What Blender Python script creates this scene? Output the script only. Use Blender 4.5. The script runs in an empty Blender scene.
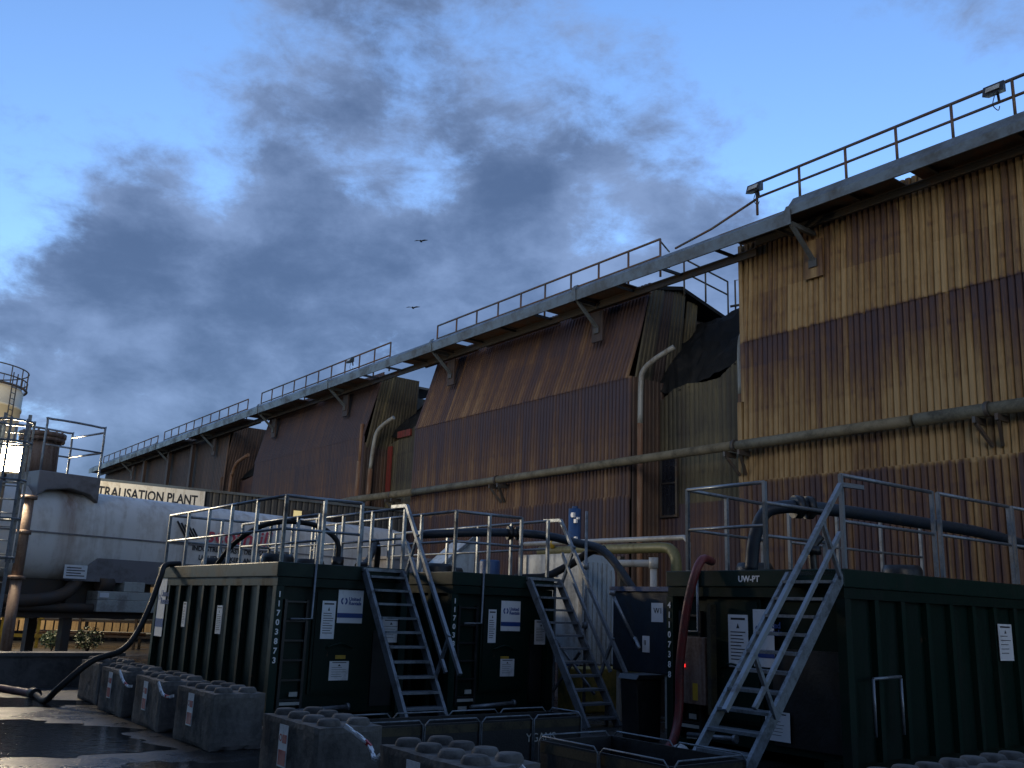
import bpy, bmesh, math, random
from mathutils import Vector, Matrix
random.seed(7)
PI = math.pi
R = math.radians
scene = bpy.context.scene
COL = scene.collection

# ------------------------------------------------------------------ frames
# the yard is laid out on a square grid turned 37 degrees to the view: t runs away to the right, s away to the left
GRID = R(37)
E_ = Vector((math.cos(GRID), math.sin(GRID), 0))
U_ = Vector((-math.sin(GRID), math.cos(GRID), 0))
def world(t, s, z=0.0):
    return E_ * t + U_ * s + Vector((0, 0, z))

# ------------------------------------------------------------------ node helpers
class NT:
    def __init__(self, tree):
        self.t = tree; self.n = tree.nodes; self.l = tree.links
    def add(self, kind, **kw):
        nd = self.n.new(kind)
        for k, v in kw.items(): setattr(nd, k, v)
        return nd
    def link(self, a, b): self.l.new(a, b)
    def put(self, sock, v):
        if hasattr(v, 'is_output'): self.l.new(v, sock)
        elif isinstance(v, (tuple, list)) and len(v) == 3 and sock.type == 'RGBA': sock.default_value = (*v, 1)
        else: sock.default_value = v
    def math(self, op, a, b=0.0, c=0.0, clamp=False):
        nd = self.add('ShaderNodeMath', operation=op); nd.use_clamp = clamp
        self.put(nd.inputs[0], a); self.put(nd.inputs[1], b)
        if len(nd.inputs) > 2: self.put(nd.inputs[2], c)
        return nd.outputs[0]
    def vmath(self, op, a, b=(0, 0, 0)):
        nd = self.add('ShaderNodeVectorMath', operation=op)
        self.put(nd.inputs[0], a); self.put(nd.inputs[1], b)
        return nd.outputs['Value'] if op in ('DISTANCE', 'DOT_PRODUCT', 'LENGTH') else nd.outputs[0]
    def noise(self, vec, scale=1.0, detail=3.0, rough=.55, dist=0.0):
        nd = self.add('ShaderNodeTexNoise')
        self.put(nd.inputs['Vector'], vec)
        nd.inputs['Scale'].default_value = scale; nd.inputs['Detail'].default_value = detail
        nd.inputs['Roughness'].default_value = rough; nd.inputs['Distortion'].default_value = dist
        return nd.outputs['Fac']
    def ramp(self, fac, stops, interp='LINEAR'):
        nd = self.add('ShaderNodeValToRGB'); cr = nd.color_ramp; cr.interpolation = interp
        while len(cr.elements) < len(stops): cr.elements.new(.5)
        for e, (p, c) in zip(cr.elements, stops):
            e.position = p
            e.color = (c, c, c, 1) if isinstance(c, (int, float)) else (*c, 1)
        self.put(nd.inputs[0], fac)
        return nd.outputs[0]
    def mix(self, fac, a, b, mode='MIX'):
        nd = self.add('ShaderNodeMix', data_type='RGBA', blend_type=mode)
        self.put(nd.inputs[0], fac); self.put(nd.inputs[6], a); self.put(nd.inputs[7], b)
        return nd.outputs[2]
    def maprange(self, v, a, b, c=0.0, d=1.0, smooth=False):
        nd = self.add('ShaderNodeMapRange')
        nd.interpolation_type = 'SMOOTHSTEP' if smooth else 'LINEAR'
        self.put(nd.inputs[0], v)
        for i, q in enumerate((a, b, c, d)): nd.inputs[i + 1].default_value = q
        return nd.outputs[0]

def new_mat(name):
    m = bpy.data.materials.new(name); m.use_nodes = True
    nt = NT(m.node_tree)
    return m, nt, m.node_tree.nodes['Principled BSDF']

def worn(name, base, dirt, amount=.5, scale=2.0, rough=.6, metal=0.0, bump=.15, streak=False, spec=.5, chips=None):
    """paint, metal or concrete with blotches of dirt"""
    m, nt, b = new_mat(name)
    tc = nt.add('ShaderNodeTexCoord')
    v = tc.outputs['Object']
    if streak: v = nt.vmath('MULTIPLY', v, (3.0, 3.0, .35))
    n1 = nt.noise(v, scale, 6, .65, .4)
    n2 = nt.noise(tc.outputs['Object'], scale * 9, 4, .6)
    f = nt.math('ADD', nt.math('MULTIPLY', n1, .75), nt.math('MULTIPLY', n2, .25))
    f = nt.maprange(f, .62 - amount * .34, .68 - amount * .1)
    col = nt.mix(f, base, dirt)
    if chips:
        ch = nt.maprange(nt.noise(nt.vmath('MULTIPLY', tc.outputs['Object'], (1, 1, .45)), 5.5, 9, .72, .6), .655, .70)
        col = nt.mix(ch, col, chips)
    nt.put(b.inputs['Base Color'], col)
    nt.put(b.inputs['Roughness'], nt.maprange(f, 0, 1, rough - .12, min(1, rough + .15)))
    b.inputs['Metallic'].default_value = metal
    b.inputs['Specular IOR Level'].default_value = spec
    if bump:
        bp = nt.add('ShaderNodeBump'); bp.inputs['Strength'].default_value = bump; bp.inputs['Distance'].default_value = .02
        nt.put(bp.inputs['Height'], n2); nt.link(bp.outputs[0], b.inputs['Normal'])
    return m

def cladding(name, levels, cols, streak=1.0, rough=.62):
    """rusting corrugated sheet: how far the paint has gone follows the courses of sheets (levels: height -> amount) and runs down in streaks"""
    m, nt, b = new_mat(name)
    tc = nt.add('ShaderNodeTexCoord'); o = tc.outputs['Object']
    sp = nt.add('ShaderNodeSeparateXYZ'); nt.link(o, sp.inputs[0])
    along = nt.math('ADD', sp.outputs[0], sp.outputs[1])
    def cv(a, z):
        c = nt.add('ShaderNodeCombineXYZ')
        nt.put(c.inputs[0], nt.math('MULTIPLY', along, a)); nt.put(c.inputs[1], nt.math('MULTIPLY', sp.outputs[2], z))
        return c.outputs[0]
    wob = nt.math('MULTIPLY', nt.math('SUBTRACT', nt.noise(cv(4.8, .0), 1, 1), .5), .25)
    z = nt.math('DIVIDE', nt.math('ADD', sp.outputs[2], wob), 14.0)
    base = nt.ramp(z, [(min(1, q / 14.0), v) for q, v in levels])
    s1 = nt.math('SUBTRACT', nt.noise(cv(1.3, .05), 1, 4, .6), .5)
    s2 = nt.math('SUBTRACT', nt.noise(cv(4.7, .11), 1, 3, .6), .5)
    s3 = nt.math('SUBTRACT', nt.noise(cv(.33, .3), 1, 4, .6), .5)
    bl = nt.math('SUBTRACT', nt.noise(o, 1.7, 5, .65), .5)
    wn = nt.add('ShaderNodeTexWhiteNoise', noise_dimensions='1D')
    nt.put(wn.inputs['W'], nt.math('FLOOR', nt.math('DIVIDE', along, .19)))
    fade = nt.noise(cv(4.8, .22), 1, 2)
    rib = nt.math('MULTIPLY', nt.math('SUBTRACT', wn.outputs['Value'], .5), nt.maprange(fade, .3, .65, .25, 1))
    # every sheet (five ribs wide, one course high) has aged differently
    wv = nt.add('ShaderNodeTexWhiteNoise', noise_dimensions='2D'); cc = nt.add('ShaderNodeCombineXYZ')
    nt.put(cc.inputs[0], nt.math('FLOOR', nt.math('DIVIDE', along, .95))); nt.put(cc.inputs[1], nt.math('FLOOR', nt.math('DIVIDE', sp.outputs[2], 2.35)))
    nt.link(cc.outputs[0], wv.inputs['Vector'])
    grit = nt.math('SUBTRACT', nt.noise(cv(26, 2.2), 1, 5, .7), .5)
    # rust spreading from the rows of fixings
    row = nt.math('ABSOLUTE', nt.math('SUBTRACT', nt.math('FRACT', nt.math('DIVIDE', sp.outputs[2], 1.45)), .5))
    fix = nt.math('MULTIPLY', nt.maprange(row, .0, .09, 1, 0, True), nt.maprange(nt.noise(cv(7, 1.0), 1, 3), .45, .7, 0, 1))
    f = nt.math('ADD', base, nt.math('MULTIPLY', s1, .75 * streak))
    f = nt.math('ADD', f, nt.math('MULTIPLY', rib, .55 * streak))
    f = nt.math('ADD', f, nt.math('MULTIPLY', s2, 1.1 * streak))
    f = nt.math('ADD', f, nt.math('MULTIPLY', s3, .4))
    f = nt.math('ADD', f, nt.math('MULTIPLY', bl, .4))
    f = nt.math('ADD', f, nt.math('MULTIPLY', grit, .7))
    f = nt.math('ADD', f, nt.math('MULTIPLY', nt.math('SUBTRACT', wv.outputs['Value'], .5), .22))
    f = nt.math('ADD', f, nt.math('MULTIPLY', fix, .28))
    col = nt.ramp(f, [(i / (len(cols) - 1), c) for i, c in enumerate(cols)])
    fine = nt.noise(cv(14, .6), 1, 3)
    col = nt.mix(nt.maprange(fine, .35, .75, 0, .45), col, nt.mix(.5, col, (.02, .012, .008)))
    nt.put(b.inputs['Base Color'], col)
    b.inputs['Roughness'].default_value = rough
    b.inputs['Specular IOR Level'].default_value = .25
    bp = nt.add('ShaderNodeBump'); bp.inputs['Strength'].default_value = .25; bp.inputs['Distance'].default_value = .01
    nt.put(bp.inputs['Height'], nt.noise(o, 9, 4)); nt.link(bp.outputs[0], b.inputs['Normal'])
    return m

def glow(name, col, strength):
    m, nt, b = new_mat(name)
    b.inputs['Base Color'].default_value = (*col, 1)
    b.inputs['Emission Color'].default_value = (*col, 1)
    b.inputs['Emission Strength'].default_value = strength
    return m

YEL = [(.27, .185, .088), (.20, .128, .054), (.115, .066, .034), (.068, .038, .032), (.042, .027, .034)]
OCH = [(.19, .12, .066), (.13, .076, .042), (.085, .048, .035), (.062, .038, .038), (.046, .033, .044)]
GRY = [(.125, .108, .06), (.085, .075, .045), (.055, .05, .035), (.036, .032, .026), (.022, .02, .018)]
M = {}
M['clad_a'] = cladding('ochre_cladding', [(0, .72), (5.66, .72), (5.72, .16), (7.6, .24), (9.0, .60), (10.24, .95), (10.3, .24), (13.9, .46)], YEL)
M['clad_b'] = cladding('rust_cladding', [(0, .8), (5.6, .8), (5.66, .38), (7.6, .5), (9.0, .9), (9.98, .98), (10.04, .34), (11.6, .55), (13.6, .82)], OCH, 1.1)
M['clad_c'] = cladding('plum_cladding', [(0, .5), (7.6, .5), (9, .75), (10.3, .8), (10.36, .85), (13.6, .85)], [(.19, .105, .052), (.13, .07, .042), (.085, .049, .04), (.064, .041, .042), (.046, .034, .043)], .9)
M['clad_d'] = cladding('sooty_cladding', [(0, .6), (9, .6), (13.6, .75)], [(.14, .09, .055), (.10, .062, .042), (.07, .046, .036), (.05, .036, .032), (.035, .028, .028)], .9)
M['clad_grey'] = cladding('grey_green_cladding', [(0, .25), (5.3, .25), (7.6, .3), (8.2, .5), (10, .35), (13.6, .4)], GRY, .7)
M['clad_low'] = cladding('dark_shed_cladding', [(0, .5), (13, .5)], [(.06, .065, .07), (.045, .05, .055), (.035, .038, .042)], .5)
M['clad_red'] = worn('faded_red_paint', (.15, .02, .016), (.07, .03, .02), .5, 1.2, .7, streak=True)
M['steel_beam'] = worn('weathered_galvanised_beam', (.105, .13, .15), (.065, .07, .072), .5, .8, .55, .2)
M['dark_steel'] = worn('sooty_steel', (.04, .038, .035), (.06, .035, .02), .4, 1.5, .65)
M['rail_rust'] = worn('rusty_rail_paint', (.07, .055, .045), (.12, .05, .02), .5, 2, .6)
M['galv'] = worn('galvanised_tube', (.23, .26, .29), (.13, .135, .14), .45, 3, .48, .5, .05)
M['galv_dull'] = worn('dull_galvanised_tread', (.19, .22, .25), (.09, .10, .105), .5, 5, .55, .35, .1)
M['green'] = worn('dark_green_tank_paint', (.0035, .0155, .0115), (.009, .016, .012), .40, 1.1, .5, 0, .05, True, .16, (.075, .04, .025))
M['green_lip'] = worn('green_rim_paint', (.0045, .021, .0155), (.012, .018, .014), .42, 1.1, .5, 0, .05, False, .2, (.08, .05, .03))
M['black'] = worn('black_plastic', (.010, .011, .012), (.020, .020, .019), .4, 3, .5)
M['rubber'] = worn('black_rubber_hose', (.011, .011, .011), (.025, .023, .021), .35, 6, .7, 0, .1, False, .3)
M['hose_blue'] = worn('dark_blue_hose', (.010, .020, .034), (.014, .018, .022), .4, 4, .6)
M['hose_red'] = worn('red_hose', (.16, .028, .026), (.07, .03, .028), .45, 4, .55)
M['hose_pink'] = worn('faded_red_hose', (.17, .075, .075), (.07, .045, .045), .5, 4, .6)
M['concrete'] = worn('block_concrete', (.125, .118, .108), (.045, .043, .04), .55, 1.6, .85, 0, .6)
M['concrete_dark'] = worn('damp_concrete', (.085, .08, .078), (.04, .038, .037), .5, 1.5, .7, 0, .4)
M['white'] = worn('white_vessel_paint', (.60, .60, .58), (.40, .37, .33), .42, .6, .5, 0, .05, True)
M['white_box'] = worn('chalky_white_panel', (.36, .42, .46), (.22, .23, .23), .42, 1.2, .6, 0, .05, True)
M['rust'] = worn('flaking_rust', (.14, .065, .03), (.22, .16, .11), .45, 2.5, .85, 0, .5, True)
M['turret'] = worn('rust_stained_turret', (.20, .145, .115), (.10, .055, .035), .5, 2.2, .8, 0, .4, True)
M['skirt'] = worn('grey_vessel_skirt', (.17, .165, .175), (.10, .09, .085), .4, 1, .6)
M['box_grey'] = worn('pale_grey_locker', (.38, .39, .36), (.22, .21, .19), .4, 2, .55)
M['frame_brown'] = worn('muddy_chassis', (.05, .04, .033), (.09, .055, .032), .5, 2, .75)
M['silo'] = worn('cream_silo_render', (.62, .57, .44), (.50, .45, .34), .3, .35, .65, 0, .05)
M['sign_white'] = worn('white_sign_plate', (.68, .70, .72), (.50, .51, .52), .25, 3, .45, 0, 0)
M['board_white'] = worn('weathered_sign_board', (.62, .62, .58), (.40, .37, .31), .35, 1.5, .55, 0, 0, True)
M['ink'] = worn('black_lettering', (.015, .016, .02), (.03, .03, .03), .2, 4, .5, 0, 0)
M['ink_white'] = worn('white_lettering', (.72, .74, .74), (.5, .5, .5), .2, 4, .5, 0, 0)
M['ink_blue'] = worn('blue_print', (.012, .05, .22), (.02, .05, .16), .2, 4, .5, 0, 0)
M['ink_red'] = worn('red_print', (.42, .03, .03), (.30, .04, .04), .3, 4, .5, 0, 0)
M['ink_pink'] = worn('faded_red_print', (.50, .07, .10), (.45, .16, .18), .3, 6, .5, 0, 0)
M['pipe_moss'] = worn('mossy_pipe_lagging', (.13, .115, .075), (.055, .05, .035), .5, 1.6, .8, 0, .4)
M['pipe_yellow'] = worn('yellow_green_pipe', (.14, .14, .06), (.08, .078, .035), .4, 2, .6)
M['pipe_grey'] = worn('grey_plastic_pipe', (.30, .31, .30), (.20, .19, .17), .4, 2, .5)
M['pvc'] = worn('pale_downpipe', (.21, .215, .20), (.11, .095, .075), .4, 1.3, .55, 0, 0, True)
M['yellow_block'] = worn('mossy_yellow_block', (.34, .25, .06), (.10, .12, .035), .55, 1.6, .85, 0, .4)
M['yellow'] = worn('yellow_paint', (.45, .30, .03), (.28, .17, .03), .4, 3, .55)
M['timber'] = worn('weathered_timber', (.34, .24, .12), (.17, .11, .06), .45, 2, .8, 0, .3, True)
M['blue_paint'] = worn('blue_paint', (.02, .06, .16), (.03, .05, .09), .4, 3, .5)
M['tarp'] = worn('torn_black_tarpaulin', (.010, .011, .012), (.02, .02, .02), .4, 2, .9, 0, .4, False, .1)
M['glass'] = worn('dark_window_glass', (.012, .014, .02), (.03, .032, .035), .3, 2, .15, 0, 0)
M['fabric'] = worn('black_bund_fabric', (.009, .009, .011), (.02, .02, .019), .4, 3, .6, 0, .2)
M['yellow_tape'] = worn('dull_yellow_band', (.045, .036, .014), (.02, .018, .012), .5, 5, .7, 0, 0)
M['leaf'] = worn('shrub_leaf', (.03, .075, .014), (.05, .085, .02), .5, 3, .6, 0, 0)
M['bird'] = worn('dark_feather', (.02, .02, .022), (.03, .03, .03), .2, 4, .8, 0, 0)
M['lamp_glass'] = glow('lit_lamp_lens', (1.0, .80, .50), 60.0)
M['pane_lit'] = glow('lit_hut_window', (.9, .75, .35), .35)
M['led'] = glow('red_indicator', (1.0, .03, .03), 1.6)

# ------------------------------------------------------------------ mesh helpers
class MB:
    def __init__(self): self.v = []; self.f = []; self.sm = []; self.bev = 0
    def add(self, vs, fs, smooth=False):
        o = len(self.v); self.v += [tuple(p) for p in vs]
        for f in fs: self.f.append(tuple(i + o for i in f)); self.sm.append(smooth)
        return self
    def box(self, x0, x1, y0, y1, z0, z1):
        vs = [(x, y, z) for z in (z0, z1) for y in (y0, y1) for x in (x0, x1)]
        return self.add(vs, [(0, 2, 3, 1), (4, 5, 7, 6), (0, 1, 5, 4), (2, 6, 7, 3), (0, 4, 6, 2), (1, 3, 7, 5)])
    def bar(self, a, b, w, h, up=(0, 0, 1)):
        a = Vector(a); b = Vector(b); d = (b - a).normalized(); up = Vector(up)
        if abs(d.dot(up)) > .98: up = Vector((0, 1, 0)) if abs(d.y) < .9 else Vector((1, 0, 0))
        x = d.cross(up).normalized(); y = x.cross(d).normalized()
        vs = [p + x * (sx * w / 2) + y * (sy * h / 2) for p in (a, b) for sy in (-1, 1) for sx in (-1, 1)]
        return self.add(vs, [(0, 1, 3, 2), (4, 6, 7, 5), (0, 4, 5, 1), (2, 3, 7, 6), (0, 2, 6, 4), (1, 5, 7, 3)])
    def tube(self, pts, r, n=10, cap=True):
        pts = [Vector(p) for p in pts]; k = len(pts)
        rs = r if isinstance(r, (list, tuple)) else [r] * k
        d0 = (pts[1] - pts[0]).normalized()
        ref = Vector((0, 0, 1)) if abs(d0.z) < .9 else Vector((1, 0, 0))
        x = d0.cross(ref).normalized()
        vs = []
        for i, p in enumerate(pts):
            d = ((pts[i + 1] - p) if i == 0 else (p - pts[i - 1]) if i == k - 1 else (pts[i + 1] - pts[i - 1])).normalized()
            x = (x - d * x.dot(d)).normalized(); y = d.cross(x)
            vs += [p + x * (rs[i] * math.cos(2 * PI * j / n)) + y * (rs[i] * math.sin(2 * PI * j / n)) for j in range(n)]
        fs = [(i * n + j, i * n + (j + 1) % n, (i + 1) * n + (j + 1) % n, (i + 1) * n + j) for i in range(k - 1) for j in range(n)]
        self.add(vs, fs, True)
        if cap:
            o = len(self.v) - k * n
            self.f.append(tuple(o + j for j in range(n))[::-1]); self.sm.append(False)
            self.f.append(tuple(o + (k - 1) * n + j for j in range(n))); self.sm.append(False)
        return self
    def prism(self, poly, f0, f1):
        """poly of 2D points; f0/f1 map a 2D point to the two 3D faces"""
        n = len(poly)
        vs = [f0(*p) for p in poly] + [f1(*p) for p in poly]
        return self.add(vs, [tuple(range(n))[::-1], tuple(range(n, 2 * n))] + [(i, (i + 1) % n, n + (i + 1) % n, n + i) for i in range(n)])
    def lathe(self, prof, c, n=28, smooth=True):
        vs = [(c[0] + r * math.cos(2 * PI * j / n), c[1] + r * math.sin(2 * PI * j / n), c[2] + z) for r, z in prof for j in range(n)]
        fs = [(i * n + j, i * n + (j + 1) % n, (i + 1) * n + (j + 1) % n, (i + 1) * n + j) for i in range(len(prof) - 1) for j in range(n)]
        return self.add(vs, fs, smooth)
    def quad(self, a, b, c, d): return self.add([a, b, c, d], [(0, 1, 2, 3)])
    def build(self, name, mat, parent=None, origin=None, bevel=0.0, shift=None):
        me = bpy.data.meshes.new(name)
        off = Vector(shift) if shift else Vector((0, 0, 0))
        me.from_pydata([tuple(Vector(p) - off) for p in self.v], [], self.f)
        me.polygons.foreach_set('use_smooth', self.sm)
        bm = bmesh.new(); bm.from_mesh(me)
        if bevel:
            bmesh.ops.bevel(bm, geom=[e for e in bm.edges if e.is_manifold and e.calc_face_angle(0) > .6], offset=bevel, segments=2, affect='EDGES', profile=.6)
        bmesh.ops.recalc_face_normals(bm, faces=bm.faces)
        bm.to_mesh(me); bm.free()
        me.materials.append(mat)
        o = bpy.data.objects.new(name, me); COL.objects.link(o)
        if parent is not None: o.parent = parent
        return o

def tag(o, label=None, cat=None, group=None, kind=None):
    for k, v in (('label', label), ('category', cat), ('group', group), ('kind', kind)):
        if v: o[k] = v
    return o
def place(o, t, s, z=0.0, turn=0.0):
    o.location = world(t, s, z); o.rotation_euler = (0, 0, GRID + R(turn)); return o
def thing(name, label, cat, t, s, z=0.0, turn=0.0, group=None):
    o = bpy.data.objects.new(name, None); COL.objects.link(o); o.empty_display_size = .2
    place(o, t, s, z, turn); return tag(o, label, cat, group)
def single(mb, name, mat, label, cat, t, s, z=0.0, group=None, bevel=0.0):
    """a thing that is one mesh, given in yard coordinates"""
    o = mb.build(name, mat, None, bevel=bevel, shift=(t, s, z)); place(o, t, s, z)
    return tag(o, label, cat, group)
def copy_tree(o, parent=None):
    c = o.copy(); COL.objects.link(c)
    if parent is not None: c.parent = parent
    for ch in list(o.children): copy_tree(ch, c)
    return c

def smooth_path(pts, k=8):
    pts = [Vector(p) for p in pts]; out = []
    q = [pts[0] * 2 - pts[1]] + pts + [pts[-1] * 2 - pts[-2]]
    for i in range(1, len(q) - 2):
        a, b, c, d = q[i - 1], q[i], q[i + 1], q[i + 2]
        for j in range(k):
            u = j / k
            out.append(.5 * ((2 * b) + (c - a) * u + (2 * a - 5 * b + 4 * c - d) * u * u + (3 * b - a - 3 * c + d) * u ** 3))
    out.append(pts[-1]); return out

def lettering(text, size, mat, parent, o, right, up, name='lettering', align='LEFT', stretch=1.0, shear=0.0, line=1.0, depth=.0015, bold=.0, fit=None):
    cu = bpy.data.curves.new(name, 'FONT'); cu.body = text; cu.size = size; cu.align_x = align
    cu.extrude = depth; cu.shear = shear; cu.space_line = line; cu.offset = bold; cu.resolution_u = 3
    tmp = bpy.data.objects.new('tmp', cu); COL.objects.link(tmp)
    dg = bpy.context.evaluated_depsgraph_get()
    me = bpy.data.meshes.new_from_object(tmp.evaluated_get(dg))
    bpy.data.objects.remove(tmp); bpy.data.curves.remove(cu)
    if fit:
        xs = [v.co.x for v in me.vertices]; ys = [v.co.y for v in me.vertices]
        me.transform(Matrix.Diagonal((fit[0] / (max(xs) - min(xs)), fit[1] / (max(ys) - min(ys)), 1, 1)))
    r = Vector(right).normalized(); u = Vector(up).normalized(); n = r.cross(u)
    mx = Matrix((( r.x * stretch, u.x, n.x, o[0]), (r.y * stretch, u.y, n.y, o[1]), (r.z * stretch, u.z, n.z, o[2]), (0, 0, 0, 1)))
    me.transform(mx); me.materials.clear(); me.materials.append(mat); me.name = name
    ob = bpy.data.objects.new(name, me); COL.objects.link(ob); ob.parent = parent
    return ob

class Face:
    """a vertical face of a thing: a to the viewer's right, b up, c out of the face"""
    def __init__(self, o, right):
        self.o = Vector(o); self.r = Vector(right); self.u = Vector((0, 0, 1)); self.n = self.r.cross(self.u)
    def p(self, a, b, c=0.0): return self.o + self.r * a + self.u * b + self.n * c
    def plate(self, mb, a0, a1, b0, b1, c0, c1):
        vs = [self.p(a, b, c) for c in (c0, c1) for b in (b0, b1) for a in (a0, a1)]
        return mb.add(vs, [(0, 2, 3, 1), (4, 5, 7, 6), (0, 1, 5, 4), (2, 6, 7, 3), (0, 4, 6, 2), (1, 3, 7, 5)])
    def text(self, text, size, mat, parent, a, b, c, **kw):
        return lettering(text, size, mat, parent, self.p(a, b, c), self.r, self.u, **kw)

def poster(F, parent, a, b, w, h, kind, label, c=.02):
    s = F.plate(MB(), a, a + w, b, b + h, c, c + .006).build('notice_plate', M['sign_white'], parent)
    s['label'] = label
    d = c + .008
    if kind == 'rental':
        ring = MB(); n = 16; cx, cy, r0, r1 = a + w * .24, b + h * .66, w * .075, w * .135
        for k in range(n):
            if k in (3, 4, 11, 12): continue
            q = [(r, 2 * PI * (k + e) / n) for r, e in ((r0, 0), (r1, 0), (r1, 1), (r0, 1))]
            ring.quad(*[F.p(cx + r * math.cos(x), cy + r * math.sin(x), d) for r, x in q])
        ring.build('emblem', M['ink_blue'], s)
        F.text('United\nRentals', h * .15, M['ink_blue'], s, a + w * .42, b + h * .68, d, line=.85, bold=.002)
        F.plate(MB(), a, a + w, b + h * .16, b + h * .30, c + .0065, c + .009).build('blue_band', M['ink_blue'], s)
    else:
        ln = MB(); rows = 9 if h > w * 1.3 else 5
        F.plate(ln, a + w * .14, a + w * .86, b + h * .9, b + h * .94, c + .0065, d)
        tri = [F.p(a + w * .42, b + h * .74, d), F.p(a + w * .58, b + h * .74, d), F.p(a + w * .5, b + h * .84, d)]
        ln.add(tri, [(0, 1, 2)])
        rnd = random.Random(int(a * 971 + b * 77))
        for k in range(rows):
            y = b + h * (.66 - .58 * k / rows)
            F.plate(ln, a + w * .12, a + w * (.6 + .28 * rnd.random()), y, y + h * .018, c + .0065, d)
        ln.build('print', M['ink'], s)
    return s

# ------------------------------------------------------------------ SETTING: ground, puddles
def ground():
    m, nt, b = new_mat('wet_yard_concrete')
    tc = nt.add('ShaderNodeTexCoord'); o = tc.outputs['Object']
    n1 = nt.noise(o, .22, 5, .6, .5); n2 = nt.noise(o, 2.3, 6, .65); n3 = nt.noise(o, 30, 3, .6)
    col = nt.ramp(nt.math('ADD', nt.math('MULTIPLY', n1, .5), nt.math('MULTIPLY', n2, .5)), [(.3, (.014, .014, .015)), (.55, (.028, .028, .028)), (.75, (.05, .048, .046))])
    vo = nt.add('ShaderNodeTexVoronoi', feature='DISTANCE_TO_EDGE'); vo.inputs['Scale'].default_value = .42
    nt.put(vo.inputs['Vector'], nt.vmath('ADD', o, nt.vmath('MULTIPLY', nt.add('ShaderNodeTexNoise').outputs['Color'], (.35, .35, 0))))
    crack = nt.maprange(vo.outputs['Distance'], .0, .012, 1, 0)
    spk = nt.maprange(nt.noise(o, 46, 3, .7), .62, .70)
    col = nt.mix(spk, nt.mix(crack, col, (.006, .006, .006)), (.11, .105, .098))
    nt.put(b.inputs['Base Color'], col)
    nt.put(b.inputs['Roughness'], nt.maprange(nt.math('ADD', nt.math('MULTIPLY', n1, .7), nt.math('MULTIPLY', n2, .3)), .38, .62, .10, .5))
    bp = nt.add('ShaderNodeBump'); bp.inputs['Strength'].default_value = .6; bp.inputs['Distance'].default_value = .015
    nt.put(bp.inputs['Height'], nt.math('ADD', n3, n2)); nt.link(bp.outputs[0], b.inputs['Normal'])
    g = MB().quad((-900, -900, 0), (900, -900, 0), (900, 900, 0), (-900, 900, 0)).build('ground', m)
    tag(g, kind='structure')
    w, nt, b = new_mat('standing_water')
    tc = nt.add('ShaderNodeTexCoord'); o = tc.outputs['Object']
    b.inputs['Base Color'].default_value = (.012, .013, .014, 1)
    b.inputs['Roughness'].default_value = .05
    b.inputs['IOR'].default_value = 1.33
    bp = nt.add('ShaderNodeBump'); bp.inputs['Strength'].default_value = .5; bp.inputs['Distance'].default_value = .012
    nt.put(bp.inputs['Height'], nt.noise(o, 11, 4, .6, .8)); nt.link(bp.outputs[0], b.inputs['Normal'])
    rnd = random.Random(3)
    for (x, y, rx, ry) in ((-6.6, 11.2, 2.4, 2.0), (-7.6, 14.9, 1.5, .7), (-2.9, 9.4, .8, .9), (-9.5, 8.0, 3, 2)):
        n = 180; ph = [rnd.random() * 6.3 for _ in range(6)]
        vs = []
        for k in range(n):
            a = 2 * PI * k / n
            q = 1 + .16 * math.sin(3 * a + ph[0]) + .10 * math.sin(5 * a + ph[1]) + .06 * math.sin(9 * a + ph[2]) + .04 * math.sin(17 * a + ph[3]) + .025 * math.sin(29 * a + ph[4]) + .015 * math.sin(47 * a + ph[5])
            vs.append((x + rx * q * math.cos(a), y + ry * q * math.sin(a), .004))
        p = MB().add(vs, [tuple(range(n))]).build('puddle', w); tag(p, kind='structure')
ground()

# ------------------------------------------------------------------ WAREHOUSE
def sheet(rows, axis, pitch, amp, sign=-1):
    """corrugated sheet; rows: (z, offset, a0, a1) from bottom to top, ribs run up through the rows"""
    mb = MB()
    n = max(4, int(abs(rows[0][3] - rows[0][2]) / pitch)) * 8
    wave = (0, .72, 1, 1.02, .97, 1.02, 1, .72)
    vs = []
    for (z, off, a0, a1) in rows:
        for i in range(n + 1):
            a = a0 + (a1 - a0) * i / n
            o = off + sign * amp * wave[i % 8]
            vs.append((o, a, z) if axis == 's' else (a, o, z))
    fs = [(r * (n + 1) + i, r * (n + 1) + i + 1, (r + 1) * (n + 1) + i + 1, (r + 1) * (n + 1) + i) for r in range(len(rows) - 1) for i in range(n)]
    return mb.add(vs, fs)

W0 = (23.5, 0, 0)
wh = thing('warehouse', 'long rusting corrugated iron warehouse with a high walkway along its eaves', 'warehouse', *W0)
def wpart(mb, name, mat, parent=wh, **kw): return mb.build(name, mat, parent, shift=W0, **kw)
P_ = .19; A_ = .08
# nearest block
wpart(sheet([(5.62, 23.53, -8, 18.95), (10.32, 23.57, -8, 18.85)], 's', P_, A_), 'wall_cladding', M['clad_a'])
wpart(sheet([(10.25, 23.535, -8, 18.85), (13.9, 23.6, -8, 18.72)], 's', P_, A_), 'upper_cladding', M['clad_a'])
wpart(sheet([(0, 23.47, -8, 19.0), (5.74, 23.49, -8, 18.97)], 's', P_, A_), 'lower_cladding', M['clad_a'])
wpart(sheet([(0, 18.99, 23.5, 29), (13.8, 18.78, 23.6, 29)], 't', P_, A_, 1), 'side_cladding', M['clad_a'])
wpart(MB().box(23.43, 23.6, 18.93, 19.09, 0, 8.3).box(23.47, 23.66, 18.80, 18.95, 8.3, 13.6), 'corner_flashing', M['clad_a'])
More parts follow.
